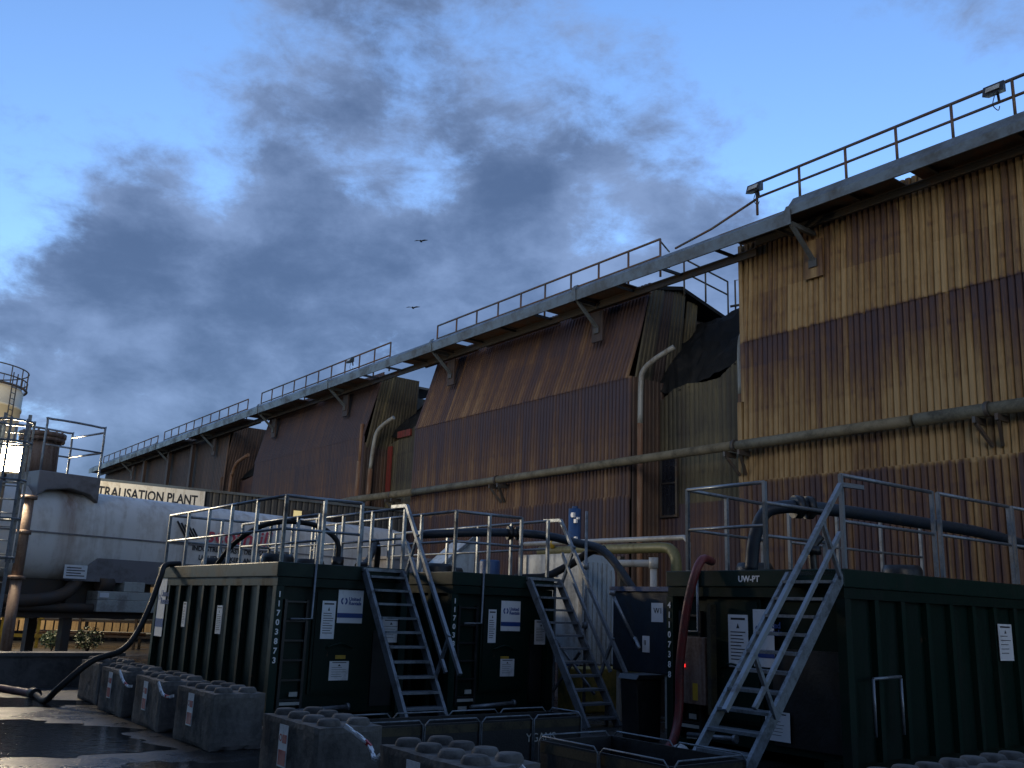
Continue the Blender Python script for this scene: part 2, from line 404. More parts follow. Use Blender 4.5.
# second block
wpart(sheet([(5.58, 23.52, 24.0, 38.95), (10.06, 23.52, 23.95, 38.85)], 's', P_, A_), 'wall_cladding', M['clad_b'])
wpart(sheet([(0, 23.46, 24.0, 39), (5.70, 23.47, 24.0, 38.97)], 's', P_, A_), 'lower_cladding', M['clad_b'])
wpart(sheet([(10.0, 23.48, 24.1, 38.85), (11.6, 23.82, 23.85, 38.5), (13.75, 24.25, 23.65, 38.1)], 's', P_, A_), 'upper_cladding', M['clad_b'])
wpart(sheet([(0, 23.98, 23.55, 25.2), (10.05, 23.95, 23.55, 25.2)], 't', P_, .04, -1), 'return_cladding', M['clad_d'])
wpart(sheet([(9.6, 24.02, 23.62, 24.5), (13.6, 23.7, 24.25, 24.95)], 't', .24, .05, -1), 'return_cladding', M['clad_grey'])
wpart(sheet([(9.9, 24.16, 24.62, 25.3), (13.72, 23.8, 25.0, 25.6)], 't', .24, .05, -1), 'return_cladding', M['clad_d'])
wpart(sheet([(10.2, 24.1, 25.35, 26.15), (13.9, 23.84, 25.65, 26.3)], 't', .24, .05, -1), 'return_cladding', M['clad_grey'])
wpart(sheet([(11.3, 24.25, 26.5, 27.2), (13.6, 23.95, 26.5, 27.1)], 't', .24, .05, -1), 'return_cladding', M['clad_grey'])
wpart(MB().box(24.3, 30, 24.28, 24.4, 8.8, 13.1), 'return_backing', M['tarp'])
wpart(MB().prism([(24.2, 13.62), (25.9, 14.0), (30, 12.95), (30, 12.8), (25.9, 13.85), (24.2, 13.48)], lambda a, b: (a, 23.62, b), lambda a, b: (a, 38.2, b)), 'gable_roof', M['tarp'])
# third block
wpart(sheet([(0, 23.52, 44.1, 59.4), (10.35, 23.52, 44.05, 58.7)], 's', P_, A_), 'wall_cladding', M['clad_c'])
wpart(sheet([(10.3, 23.5, 44.15, 58.75), (13.8, 24.05, 43.3, 57.8)], 's', P_, A_), 'upper_cladding', M['clad_c'])
wpart(sheet([(0, 44.1, 23.55, 25.2), (10.0, 44.08, 23.55, 25.2)], 't', P_, .04, -1), 'return_cladding', M['clad_d'])
wpart(sheet([(9.7, 44.1, 23.6, 26.6), (13.7, 43.4, 24.0, 26.3)], 't', P_, .05, -1), 'return_cladding', M['clad_grey'])
# fourth block
wpart(sheet([(0, 23.52, 64.9, 97), (13.8, 23.8, 64.5, 97)], 's', .3, .06), 'wall_cladding', M['clad_d'])
wpart(sheet([(0, 64.9, 23.55, 25.2), (10.0, 64.85, 23.55, 25.2)], 't', P_, .04, -1), 'return_cladding', M['clad_d'])
wpart(sheet([(9.8, 64.9, 23.6, 27), (13.7, 64.4, 24.0, 27)], 't', P_, .05, -1), 'return_cladding', M['clad_d'])
for s in (70.5, 76.0, 82.5):
    wpart(MB().box(23.2, 23.44, s, s + .45, 0, 13.2), 'wall_post', M['clad_d'])
# recessed walls between the blocks, ragged along their tops
def recess(s0, s1, tops, mat):
    rows = []
    mb = MB(); n = int((s1 - s0) / .21) * 4
    vs = []
    for j in range(2):
        for i in range(n + 1):
            a = s0 + (s1 - s0) * i / n; u = i / n * (len(tops) - 1); k = min(int(u), len(tops) - 2)
            zt = tops[k] + (tops[k + 1] - tops[k]) * (u - k)
            vs.append((25.0 - .035 * (0, .8, 1, .8)[i % 4], a, 5.3 if j == 0 else zt))
    mb.add(vs, [(i, i + 1, n + 2 + i, n + 1 + i) for i in range(n)])
    wpart(mb, 'recess_cladding', mat)
recess(18.95, 24.0, [10.9, 10.55, 10.2, 9.75, 9.72, 9.8, 9.7, 9.3], M['clad_grey'])
recess(38.85, 44.1, [11.4, 11.2, 10.9, 10.5, 10.2, 10.0], M['clad_grey'])
recess(58.8, 64.9, [10.6, 10.3, 10.0, 9.8], M['clad_c'])
wpart(sheet([(0, 24.92, 18.95, 24.0), (5.45, 24.95, 18.95, 24.0)], 's', P_, .035), 'recess_cladding', M['clad_b'])
wpart(sheet([(0, 24.92, 38.9, 44.1), (5.45, 24.95, 38.9, 44.1)], 's', P_, .035), 'recess_cladding', M['clad_b'])
wpart(sheet([(0, 24.92, 58.9, 64.9), (5.45, 24.95, 58.9, 64.9)], 's', P_, .035), 'recess_cladding', M['clad_c'])
wpart(MB().box(24.84, 24.92, 43.45, 43.85, 7.4, 9.9), 'red_panel', M['clad_red'])
wpart(MB().box(24.82, 24.92, 41.6, 42.9, 10.25, 10.6), 'red_panel', M['clad_red'])
# torn sheeting draped back from the recess walls to the roof behind
def drape(s0, s1, z0, z1, t0, t1, seed):
    rnd = random.Random(seed); mb = MB(); nx, ny = 22, 10; vs = []
    for j in range(ny + 1):
        for i in range(nx + 1):
            u, v = i / nx, j / ny
            sag = .35 * math.sin(PI * u) * (1 - v) + .10 * math.sin(9 * u + 5 * v + seed) + .05 * rnd.uniform(-1, 1)
            vs.append((t0 + (t1 - t0) * v + .05 * rnd.uniform(-1, 1), s0 + (s1 - s0) * u, z0 + (1 - u) * .9 * (1 - v) + (z1 - z0) * v ** .8 - sag))
    mb.add(vs, [(j * (nx + 1) + i, j * (nx + 1) + i + 1, (j + 1) * (nx + 1) + i + 1, (j + 1) * (nx + 1) + i) for j in range(ny) for i in range(nx)])
    wpart(mb, 'torn_sheeting', M['tarp'])
drape(18.95, 24.2, 9.7, 13.0, 25.0, 27.4, 1)
drape(38.9, 44.1, 10.4, 12.9, 25.0, 27.4, 2)
drape(58.9, 64.9, 10.0, 12.6, 25.0, 27.4, 4)
# body and roof behind the cladding
wpart(MB().box(24.4, 50, -8, 18.7, 0, 13.1).box(27.6, 50, 18.7, 39, 0, 12.4).box(25.4, 27.6, 24.2, 38.0, 0, 13.0)
      .box(27.6, 50, 39, 97, 0, 12.4).box(25.4, 27.6, 44.4, 58.0, 0, 13.0).box(25.4, 27.6, 65.2, 97, 0, 13.0), 'inner_wall', M['dark_steel'])
for a, b, t0, z0 in ((-8, 18.75, 23.7, 13.45), (43.6, 58, 24.2, 13.35), (64.6, 97, 24.2, 13.35)):
    wpart(MB().box(t0, 28.0, a, b, z0, z0 + .12), 'roof', M['dark_steel'])
# window in the recess
wf = wpart(MB().box(24.80, 24.90, 22.98, 23.06, 5.0, 7.25).box(24.80, 24.90, 23.74, 23.82, 5.0, 7.25).box(24.80, 24.90, 23.06, 23.74, 7.17, 7.25).box(24.80, 24.90, 23.06, 23.74, 5.0, 5.08).box(24.81, 24.89, 23.06, 23.74, 6.2, 6.25), 'window', M['dark_steel'])
wpart(MB().box(24.84, 24.87, 23.06, 23.74, 5.08, 7.17), 'pane', M['glass'], wf)
# walkway: outer fascia beam, inner beam, deck, cross bearers, struts
fa = MB().prism([(22.18, 13.36), (22.24, 13.36), (22.24, 13.6), (22.52, 13.95), (22.62, 13.95), (22.62, 14.0), (22.46, 14.0), (22.16, 13.62)], lambda a, b: (a, -8, b), lambda a, b: (a, 16, b))
fa.prism([(22.18, 13.08), (22.24, 13.08), (22.24, 13.42), (22.44, 13.62), (22.54, 13.62), (22.54, 13.67), (22.38, 13.67), (22.16, 13.46)], lambda a, b: (a, 16.004, b), lambda a, b: (a, 97, b))
for s in (-4, 6.0, 16.0, 25.7, 35.8, 46.3, 56.0, 66.5, 76.5, 86.5):
    fa.prism([(22.14, 13.06), (22.18, 13.06), (22.16, 13.5), (22.3, 13.7), (22.24, 13.7), (22.12, 13.5)], lambda a, b: (a, s - .11, b), lambda a, b: (a, s + .11, b))
wpart(fa, 'fascia_beam', M['steel_beam'])
wpart(MB().box(23.20, 23.28, 18.0, 97, 12.95, 13.16).box(23.15, 23.33, 18.0, 97, 13.16, 13.20).box(23.20, 23.28, -8, 18.0, 13.28, 13.46).box(23.15, 23.33, -8, 18.0, 13.46, 13.5), 'inner_beam', M['dark_steel'])
rnd = random.Random(5)
for a, b in ((-8, 3.2), (3.9, 12.4), (12.9, 18.8), (23.4, 27.9), (28.6, 33.8), (34.4, 39.0), (43.5, 50.2), (50.9, 58.4), (59.6, 70), (71, 97)):
    z, e = (13.62, 23.44) if a < 18 else (13.26, 23.98)
    wpart(MB().box(22.34, e, a, b, z, z + .035).box(22.34, 22.40, a, b, z - .05, z + .002).box(e - .06, e, a, b, z - .05, z + .002), 'walkway_deck', M['rail_rust'])
s = -7.0
while s < 97:
    wpart(MB().box(22.26, 23.15, s, s + .08, *((13.5, 13.6) if s < 16 else (13.10, 13.2))), 'cross_bearer', M['dark_steel']); s += 2.35
for s in (-4, 6.0, 16.0, 25.7, 35.8, 46.3, 56.0, 66.5, 76.5, 86.5):
    st = MB().bar((22.35, s, 13.1), (23.46, s, 12.15), .11, .11).box(22.3, 23.45, s - .06, s + .06, 13.06, 13.2)
    o = wpart(st, 'strut', M['steel_beam'])
    wpart(MB().box(23.36, 23.44, s - .3, s + .3, 11.7, 12.9), 'backing_plate', M['clad_a'] if s < 19 else M['clad_d'], o)
    wpart(MB().box(23.30, 23.42, s - .14, s + .14, 12.02, 12.28), 'bracket_shoe', M['dark_steel'], o)
def guard(s0, s1, t, zb, zt, step, mid=True, cls='guard_rail', mat='rail_rust', ends=(True, True)):
    zm = zb + (zt - zb) * .55
    mb = MB().tube([(t, s0, zt), (t, s1, zt)], .045, 8)
    if mid: mb.tube([(t, s0, zm), (t, s1, zm)], .04, 8)
    o = wpart(mb, cls, M[mat])
    n = max(1, round(abs(s1 - s0) / step))
    for k in range(n + 1):
        a = s0 + (s1 - s0) * k / n
        wpart(MB().tube([(t, a, zb), (t, a, zt)], .042, 8), 'rail_post', M[mat], o)
    return o
guard(17.4, -8, 22.55, 13.95, 15.02, 1.58)
guard(22.4, 37.2, 23.4, 13.45, 14.9, 1.6)
guard(41.7, 58.5, 23.4, 13.45, 15.0, 1.6)
guard(60.8, 78.5, 23.4, 13.45, 14.95, 1.7)
guard(80.2, 97, 23.4, 13.45, 14.85, 1.8)
eg = MB()
for z in (14.82, 14.2): eg.tube([(23.4, 22.4, z), (24.4, 22.9, z)], .032, 8)
for z in (14.45, 13.9): eg.tube([(25.2, 22.9, z + .3), (27.7, 22.9, z)], .035, 8)
eg.tube([(26.4, 22.9, 13.3), (26.4, 22.9, 14.6)], .035, 8).tube([(27.7, 22.9, 12.7), (27.7, 22.9, 14.45)], .035, 8)
eg.tube([(25.2, 22.9, 13.3), (25.2, 22.9, 14.75)], .035, 8)
eg.tube([(27.9, 22.7, 12.7), (27.9, 22.7, 14.5), (28.15, 22.5, 14.55), (28.15, 22.5, 12.7)], .035, 8)
eg.tube([(27.7, 22.8, 13.4), (28.5, 21.6, 13.55)], .05, 8)
eg.tube([(28.4, 21.9, 12.7), (28.4, 21.9, 14.1)], .06, 8)
wpart(eg, 'end_rail', M['dark_steel'])
wpart(MB().tube([(22.55, 17.4, 14.5), (22.7, 19.4, 14.15), (22.9, 21.2, 14.05)], .04, 8), 'stay_cable', M['rail_rust'])
# rain pipes
wpart(MB().tube(smooth_path([(24.2, 22.5, 11.0), (23.9, 23.2, 10.6), (23.76, 23.6, 10.25), (23.75, 23.72, 9.8), (23.75, 23.76, 8.3)], 5), .10, 10), 'downpipe', M['pvc'])
wpart(MB().tube([(23.75, 23.76, 8.3), (23.75, 23.78, 0)], .105, 10), 'downpipe', M['rust'])
wpart(MB().tube(smooth_path([(25.6, 19.5, 11.6), (24.8, 19.75, 11.1), (24.62, 19.85, 10.6), (24.62, 19.87, 8.9)], 5), .115, 10), 'downpipe', M['pvc'])
wpart(MB().tube([(24.62, 19.87, 8.9), (24.62, 19.87, 0)], .11, 10), 'downpipe', M['rust'])
wpart(MB().tube(smooth_path([(24.2, 42.3, 11.2), (24.0, 42.9, 10.9), (23.87, 43.4, 10.5), (23.85, 43.65, 9.7), (23.85, 43.8, 8.6)], 5), .11, 10), 'downpipe', M['pvc'])
wpart(MB().tube([(23.85, 43.8, 8.6), (23.85, 44.0, 0)], .13, 10), 'downpipe', M['rust'])
wpart(MB().tube([(23.42, 44.25, 11.0), (23.42, 44.25, 9.0)], .10, 10), 'corner_pipe', M['rust'])
wpart(MB().tube([(23.42, 44.25, 9.0), (23.42, 44.45, 0)], .13, 10), 'corner_pipe', M['rust'])
wpart(MB().tube(smooth_path([(24.1, 61.6, 11.3), (23.95, 62.7, 11.0), (23.9, 63.2, 10.75), (23.88, 63.6, 10.2), (23.88, 63.85, 9.0), (23.88, 64.0, 0)], 5), .12, 10), 'downpipe', M['rust'])

# long lagged pipe along the wall
pl = thing('wall_pipe', 'long mossy lagged pipe running level along the rusty warehouse front', 'pipe', 23.1, 10, 0)
def ppart(mb, name, mat, parent=pl): return mb.build(name, mat, parent, shift=(23.1, 10, 0))
ppart(MB().tube([(23.05, -8, 6.82), (23.05, 12.9, 6.82)], .17, 14).tube([(23.05, 13.0, 6.82), (23.05, 18.9, 6.82)], .155, 14), 'pipe_run', M['pipe_moss'])
ppart(MB().tube([(23.05, 18.9, 6.84), (23.05, 38.0, 6.84)], .15, 14), 'pipe_run', M['pipe_moss'])
ppart(MB().tube([(23.05, 38.0, 6.84), (23.02, 44, 6.9), (23.0, 48, 6.72)], .17, 14), 'pipe_run', M['pipe_moss'])
for s in (-2, 11.0, 18.9, 31.4, 40.0):
    o = ppart(MB().box(22.85, 23.4, s - .32, s - .24, 6.5, 6.66).box(22.85, 23.4, s + .24, s + .32, 6.5, 6.66)
              .bar((22.95, s - .28, 6.5), (23.40, s - .12, 5.95), .08, .08).bar((22.95, s + .28, 6.5), (23.40, s + .12, 5.95), .08, .08), 'pipe_bracket', M['dark_steel'])
    ppart(MB().tube([(23.05, s - .05, 6.83), (23.05, s + .05, 6.83)], .2, 14), 'clamp', M['dark_steel'], o)

# floodlights on the rail
def floodlight(t, s, z, label, tilt=-.5):
    o = thing('floodlight', label, 'floodlight', t, s, z, 0, 'floodlights on the walkway rail')
    mb = MB()
    for sgn in (1,):
        mb.prism([(-.16, -.24), (.16, -.24), (.16, .24), (-.16, .24)], lambda a, b: (-.29 + a * .3, b * 1.1, a * .95 - .04), lambda a, b: (-.06, b * .9, a * .8))
    mb.build('lamp_housing', M['black'], o, bevel=.012)
    MB().prism([(-.12, -.2), (.12, -.2), (.12, .2), (-.12, .2)], lambda a, b: (-.325 + a * .25, b * .85, a * .6 - .04), lambda a, b: (-.295 + a * .25, b * .85, a * .6 - .04)).build('lamp_glass', M['pipe_grey'], o)
    MB().bar((-.05, 0, 0), (.0, 0, -.3), .05, .05).build('bracket', M['dark_steel'], o)
    MB().tube(smooth_path([(-.1, .06, -.15), (-.14, .1, -.4), (-.06, .02, -.55), (0, 0, -.42)], 4), .012, 5).build('cable', M['rubber'], o)
floodlight(22.4, 9.75, 14.76, 'black floodlight on the walkway rail at the right edge of the photo')
floodlight(22.4, 17.2, 14.72, 'black floodlight at the corner end of the highest walkway rail')
floodlight(23.3, 45.6, 14.75, 'small floodlight far along on the third stretch of walkway rail')

# ------------------------------------------------------------------ SHED with the sign, white vessel, silo, ladder
sh = thing('plant_shed', 'low dark grey corrugated shed behind the white vessel', 'shed', 7, 38)
def spart(mb, name, mat, parent=sh): return mb.build(name, mat, parent, shift=(7, 38, 0))
spart(sheet([(0, 38, 4.5, 22.6), (5.85, 38, 4.5, 22.6)], 't', .28, .05, -1), 'wall_cladding', M['clad_low'])
spart(MB().box(4.5, 22.6, 38.02, 45, 0, 5.7), 'inner_wall', M['clad_low'])
spart(MB().box(4.4, 22.7, 37.86, 38.02, 5.85, 5.95).box(4.4, 22.7, 38.02, 45.1, 5.86, 5.94), 'roof', M['steel_beam'])
for t in (17.0, 18.9):
    w = spart(MB().box(t, t + .9, 37.90, 37.945, 4.75, 5.5), 'window', M['dark_steel'])
    spart(MB().box(t + .08, t + .45, 37.885, 37.897, 4.82, 5.44), 'pane', M['pane_lit'] if t < 18 else M['glass'], w)
sg = thing('name_board', 'long white board lettered NEUTRALISATION PLANT on the shed wall', 'sign', 9, 37.9, 5.0)
MB().box(-1.9, 4.15, -.10, -.05, .12, .84).build('board', M['board_white'], sg)
lettering('NEUTRALISATION PLANT', .5, M['ink'], sg, (-.75, -.105, .27), (1, 0, 0), (0, 0, 1), bold=.012, fit=(4.6, .40))

vs_ = thing('storage_vessel', 'long white horizontal tank on a brown frame with a rusty hatch tower', 'storage tank', 5.25, 27.3, 0, 15)
r = 1.25; zc = 3.1; L = 13.0; XS = -2.4
prof = [(0, -.0), (.45, .0), (.85, .06), (1.1, .18), (1.22, .38), (r, .6)]
v = MB(); n = 40
rings = [(q, XS + x * .6) for q, x in prof] + [(r, L - .6)] + [(q, L - x) for q, x in prof[::-1][1:]]
def sup(a, q):
    c, d_ = math.cos(a), math.sin(a); k = (abs(c) ** 3.4 + abs(d_) ** 3.4) ** (-1 / 3.4)
    return q * k * c, q * k * d_ * .97
vsx = [(x, sup(2 * PI * j / n, q)[0], zc + sup(2 * PI * j / n, q)[1]) for q, x in rings for j in range(n)]
v.add(vsx, [(i * n + j, i * n + (j + 1) % n, (i + 1) * n + (j + 1) % n, (i + 1) * n + j) for i in range(len(rings) - 1) for j in range(n)], True)
vm, nt_, b_ = M['white'].copy(), None, None
vm.name = 'white_vessel_paint_with_rust_run'; nt_ = NT(vm.node_tree); b_ = vm.node_tree.nodes['Principled BSDF']
tc_ = nt_.add('ShaderNodeTexCoord'); sx_ = nt_.add('ShaderNodeSeparateXYZ'); nt_.link(tc_.outputs['Object'], sx_.inputs[0])
mp_ = nt_.add('ShaderNodeMapping'); mp_.inputs['Scale'].default_value = (6, 6, .8); nt_.link(tc_.outputs['Object'], mp_.inputs['Vector'])
sn_ = nt_.noise(mp_.outputs[0], 1, 4, .6)
dx_ = nt_.math('ABSOLUTE', nt_.math('SUBTRACT', sx_.outputs[0], nt_.math('ADD', .05, nt_.math('MULTIPLY', sn_, .15))))
run_ = nt_.math('MULTIPLY', nt_.maprange(dx_, .08, .42, 1, 0, True), nt_.maprange(sx_.outputs[2], 2.2, 3.9, .25, 1))
run_ = nt_.math('MULTIPLY', run_, nt_.maprange(sn_, .3, .6, .35, 1))
old_ = b_.inputs['Base Color'].links[0].from_socket
nt_.put(b_.inputs['Base Color'], nt_.mix(nt_.math('MULTIPLY', run_, .8), old_, (.20, .10, .05)))
v.build('vessel_shell', vm, vs_)
sd = MB()
sd.box(XS + .5, L - .5, -r - .025, -r - .0, zc - .02, zc + .02)
sd.build('seam', M['skirt'], vs_)
MB().prism([(.35, 1.95), (1.0, 2.55), (L - .6, 2.55), (L - .6, 1.95)], lambda a, b: (a, -1.32, b), lambda a, b: (a, 1.2, b)).build('skirt_panel', M['skirt'], vs_)
bx = MB().box(1.05, 5.6, -1.42, -.85, 1.2, 1.5).box(1.05, 5.6, -1.40, -.85, 1.505, 1.72).box(1.75, 2.35, -1.41, -.85, 1.725, 1.98)
bx.build('locker', M['box_grey'], vs_, bevel=.015)
MB().box(1.1, 1.35, -1.415, -1.405, 1.56, 1.68).build('locker_label', M['sign_white'], vs_)
ch = MB().box(XS, L, -1.1, -.95, 1.02, 1.2).box(XS, L, .95, 1.1, 1.02, 1.2).box(XS + .2, 2.9, -.8, .8, 1.3, 2.1)
for x in (-.3, 2.0, 4.5, 7, 9.5, 12): ch.box(x, x + .15, -.95, .95, 1.0, 1.16)
ch.build('chassis', M['frame_brown'], vs_)
for x in (-2.0, .55, 8.5, 12.0):
    for y in (-.9, .9):
        MB().box(x - .11, x + .11, y - .11, y + .11, .0, 1.02).box(x - .2, x + .2, y - .2, y + .2, 0, .06).box(x - .12, x + .12, y - .09, y + .09, 1.2, 2.3).build('leg', M['frame_brown'], vs_)
pw = MB().tube(smooth_path([(-1.9, -1.2, 1.45), (-.8, -1.3, 1.42), (.2, -1.25, 1.6), (.7, -1.1, 2.1)], 5), .16, 10).tube([(-2.4, -1.2, 1.28), (2.6, -1.2, 1.28)], .12, 10)
pw.tube([(1.1, -1.22, 1.9), (1.5, -1.22, 1.9)], .18, 12).tube([(2.1, -1.2, 1.25), (2.1, -1.2, 1.75)], .15, 10)
pw.build('pipework', M['frame_brown'], vs_)
# hatch tower at the near end
sad = MB().prism([(-.95, 3.95), (-.7, 4.15), (-.1, 4.25), (.45, 4.15), (.68, 3.95), (.68, 4.62), (-.95, 4.62)], lambda a, b: (.1 + a, -1.29, b), lambda a, b: (.1 + a, .6, b))
sad.build('saddle_box', M['skirt'], vs_, bevel=.03)
MB().tube([(-.30, 0, 4.6), (-.30, 0, 5.62)], [.46, .44], 28).build('hatch_neck', M['turret'], vs_)
fl = MB().tube([(-.30, 0, 5.52), (-.30, 0, 5.61)], .56, 28).tube([(-.30, 0, 5.63), (-.30, 0, 5.74)], .58, 28)
for k in range(14): a = 2 * PI * k / 14; fl.tube([(-.30 + .51 * math.cos(a), .51 * math.sin(a), 5.48), (-.30 + .51 * math.cos(a), .51 * math.sin(a), 5.78)], .028, 6)
fl.build('hatch_flange', M['turret'], vs_)
hr = MB()
for y in (-1.1, .6):
    hr.tube(smooth_path([(-.75, y, 4.6), (-.75, y, 5.85), (-.65, y, 5.97), (.68, y, 5.97), (.8, y, 5.85), (.8, y, 4.4)], 4), .03, 8)
    hr.tube([(-.75, y, 5.3), (.8, y, 5.3)], .025, 8)
hr.tube([(.8, -1.1, 5.85), (.8, .6, 5.85)], .03, 8).tube([(.8, -1.1, 5.3), (.8, .6, 5.3)], .03, 8)
hr.build('guard_rail', M['galv'], vs_)
pn = MB().box(.1, .7, -1.36, -1.34, 2.0, 2.34).build('notice_plate', M['sign_white'], vs_)
ln = MB()
for k in range(4): ln.box(.16, .64 - .1 * (k % 2), -1.364, -1.3605, 2.06 + k * .065, 2.085 + k * .065)
ln.build('print', M['ink'], pn)
lettering('scotmill', .62, M['ink_pink'], vs_, (4.15, -r - .04, zc + .12), (1, 0, 0), (0, 0, 1), name='company_name', shear=.15, bold=.008, fit=(2.35, .46))
lettering('INDUSTRIAL WASTE DISPOSAL', .19, M['ink'], vs_, (3.75, -r - .03, zc - .15), (1, 0, 0), (0, 0, 1), name='lettering', bold=.004)
lettering('LIQUID TANKERS AND OILS', .19, M['ink'], vs_, (4.0, -r - .012, zc - .4), (1, 0, 0), (0, 0, 1), name='lettering', bold=.004)
sw = MB()
for k in range(5): sw.bar((3.2 + .13 * k, -r - .005, zc + .62 - .04 * k), (3.5 + .1 * k, -r - .028, zc + .2), .05, .012, (0, 1, 0))
sw.build('emblem', M['ink'], vs_)

silo = thing('storage_silo', 'tall cream silo lit warm by the lamp at the far left edge', 'silo', 0, 0)
sx, sy = -29.2, 49.5; silo.location = (sx, sy, 0); silo.rotation_euler = (0, 0, 0)
MB().lathe([(2.62, 0), (2.62, 7), (2.66, 7), (2.66, 7.15), (2.62, 7.15), (2.62, 11.2), (2.66, 11.2), (2.66, 11.35), (2.62, 11.35), (2.62, 12.2), (2.5, 12.4), (0.1, 12.8)], (0, 0, 0), 48).build('silo_shell', M['silo'], silo)
g = MB()
for z in (12.8, 13.35): g.tube([(2.75 * math.cos(2 * PI * k / 40), 2.75 * math.sin(2 * PI * k / 40), z) for k in range(41)], .035, 6)
g.tube([(2.75 * math.cos(2 * PI * k / 40), 2.75 * math.sin(2 * PI * k / 40), 12.35) for k in range(41)], .07, 6)
for k in range(20): a = 2 * PI * k / 20; g.tube([(2.75 * math.cos(a), 2.75 * math.sin(a), 12.35), (2.75 * math.cos(a), 2.75 * math.sin(a), 13.35)], .03, 6)
for k in range(40): a = 2 * PI * k / 40; g.tube([(2.75 * math.cos(a), 2.75 * math.sin(a), 12.35), (2.75 * math.cos(a), 2.75 * math.sin(a), 12.8)], .018, 5)
g.build('guard_rail', M['dark_steel'], silo)
lp = MB()
for sgn in (-.22, .22): lp.tube([(2.72, -.6 + sgn, .3), (2.72, -.6 + sgn, 13.0)], .03, 6)
for k in range(40): lp.tube([(2.72, -.82, .5 + .3 * k), (2.72, -.38, .5 + .3 * k)], .018, 5)
lp.build('ladder', M['dark_steel'], silo)

lad = thing('caged_ladder', 'galvanised ladder with hooped safety cage in front of the lamp', 'ladder', 0, 0)
lx, ly = -10.75, 20.2; lad.location = (lx, ly, 0); lad.rotation_euler = (0, 0, R(20))
for x in (-.24, .24): MB().box(x - .035, x + .035, -.02, .02, 0, 5.4).build('stile', M['galv_dull'], lad)
for k in range(17): MB().tube([(-.24, 0, .35 + .29 * k), (.24, 0, .35 + .29 * k)], .016, 6).build('rung', M['galv_dull'], lad)
q = MB()
for z in (2.3, 3.1, 3.9, 4.7, 5.15):
    pts = [(.40 * math.sin(a), -.05 - .38 + .38 * math.cos(a) * -1 if False else -.40 + .40 * math.cos(a), z) for a in [PI * 2 * k / 24 for k in range(25)]]
    q.tube(pts, .026, 6)
for a in (.8, 1.6, 2.3, 3.14, 4.0, 4.7, 5.5):
    q.box(.40 * math.sin(a) - .025, .40 * math.sin(a) + .025, -.40 + .40 * math.cos(a) - .01, -.40 + .40 * math.cos(a) + .01, 2.2, 5.2)
q.build('safety_cage', M['galv_dull'], lad)
single(MB().tube([(0, 0, 0), (0, 0, 1.9)], .12, 14).tube([(0, 0, 1.9), (0, 0, 1.98)], .18, 14).tube([(0, 0, 1.98), (0, 0, 3.7)], .12, 14).tube([(0, 0, 2.9), (0, 0, 3.0)], .16, 14).tube([(0, 0, 3.7), (0, 0, 3.78)], .18, 14),
       'standpipe', M['turret'], 'rusty flanged standpipe beside the caged ladder', 'pipe', 0, 0).location = (-11.0, 21.7, 0)
lm = thing('yard_lamp', 'lit yard floodlight glowing on its post at the left edge', 'lamp', 0, 0)
lm.location = (-11.75, 21.9, 0); lm.rotation_euler = (0, 0, R(28))
MB().tube([(0, .12, 0), (0, .12, 4.4)], .05, 10).build('post', M['dark_steel'], lm)
MB().prism([(-.40, -.36), (.40, -.36), (.40, .36), (-.40, .36)], lambda a, b: (a, -.06, 4.66 + b), lambda a, b: (a * .7, .12, 4.66 + b * .7)).build('lamp_housing', M['dark_steel'], lm)
MB().box(-.37, .37, -.075, -.065, 4.33, 4.99).build('lamp_lens', M['lamp_glass'], lm)
li = bpy.data.lights.new('yard_lamp_light', 'SPOT'); li.energy = 1700; li.color = (1, .82, .56); li.shadow_soft_size = .3; li.spot_size = R(150); li.spot_blend = .5
lo = bpy.data.objects.new('yard_lamp_light', li); COL.objects.link(lo); lo.location = (-11.6, 21.55, 4.66)
lo.rotation_euler = (Vector((-11.6, 21.55, 4.66)) - Vector((-5.5, 9, -1))).to_track_quat('Z', 'Y').to_euler()
l2 = bpy.data.lights.new('added_yard_light', 'POINT'); l2.energy = 2200; l2.color = (1, .80, .50); l2.shadow_soft_size = .3  # added light without a fitting, brightens the yard behind the vessel
lo2 = bpy.data.objects.new('added_yard_light', l2); COL.objects.link(lo2); lo2.location = (-15.9, 29.5, 5.4)
sp_ = bpy.data.lights.new('added_silo_light', 'SPOT'); sp_.energy = 9000; sp_.color = (1, .82, .52); sp_.spot_size = R(42); sp_.spot_blend = .6; sp_.shadow_soft_size = .2  # added spot without a fitting, aimed at the silo to light it
so_ = bpy.data.objects.new('added_silo_light', sp_); COL.objects.link(so_); so_.location = (-16.6, 30.4, 6.6)
so_.rotation_euler = (Vector((-16.6, 30.4, 6.6)) - Vector((-28.5, 48, 8.5))).to_track_quat('Z', 'Y').to_euler()

# ------------------------------------------------------------------ lit yard under the vessel
single(MB().box(2.3, 5.3, 18.9, 19.3, 0, .52).box(2.2, 5.4, 18.85, 19.35, .52, .58), 'bund_wall', M['concrete_dark'], 'low dark concrete wall across the far end of the wet yard', 'wall', 3.5, 19, 0)
fn = thing('plank_fence', 'lamp lit timber plank fence beyond the white vessel', 'fence', 6, 40)
place(fn, 3, 36.6, 0)
q = MB(); rnd = random.Random(9)
for k in range(46):
    x = -4 + k * .28; q.box(x, x + .22, -.02, .02, .35, 2.5 + rnd.uniform(-.05, .05))
q.build('planks', M['timber'], fn)
q = MB().box(-4, 9, .02, .09, .7, .82).box(-4, 9, .02, .09, 1.9, 2.02)
q.build('rails', M['timber'], fn)
for k in range(6): MB().box(-4 + k * 2.5, -3.88 + k * 2.5, .09, .2, 0, 2.6).build('post', M['timber'], fn)
rk = thing('pipe_rack', 'steel rack stacked with pipes under the white vessel', 'rack', 0, 0)
rk.location = (-13.2, 30.5, 0); rk.rotation_euler = (0, 0, R(4))
q = MB()
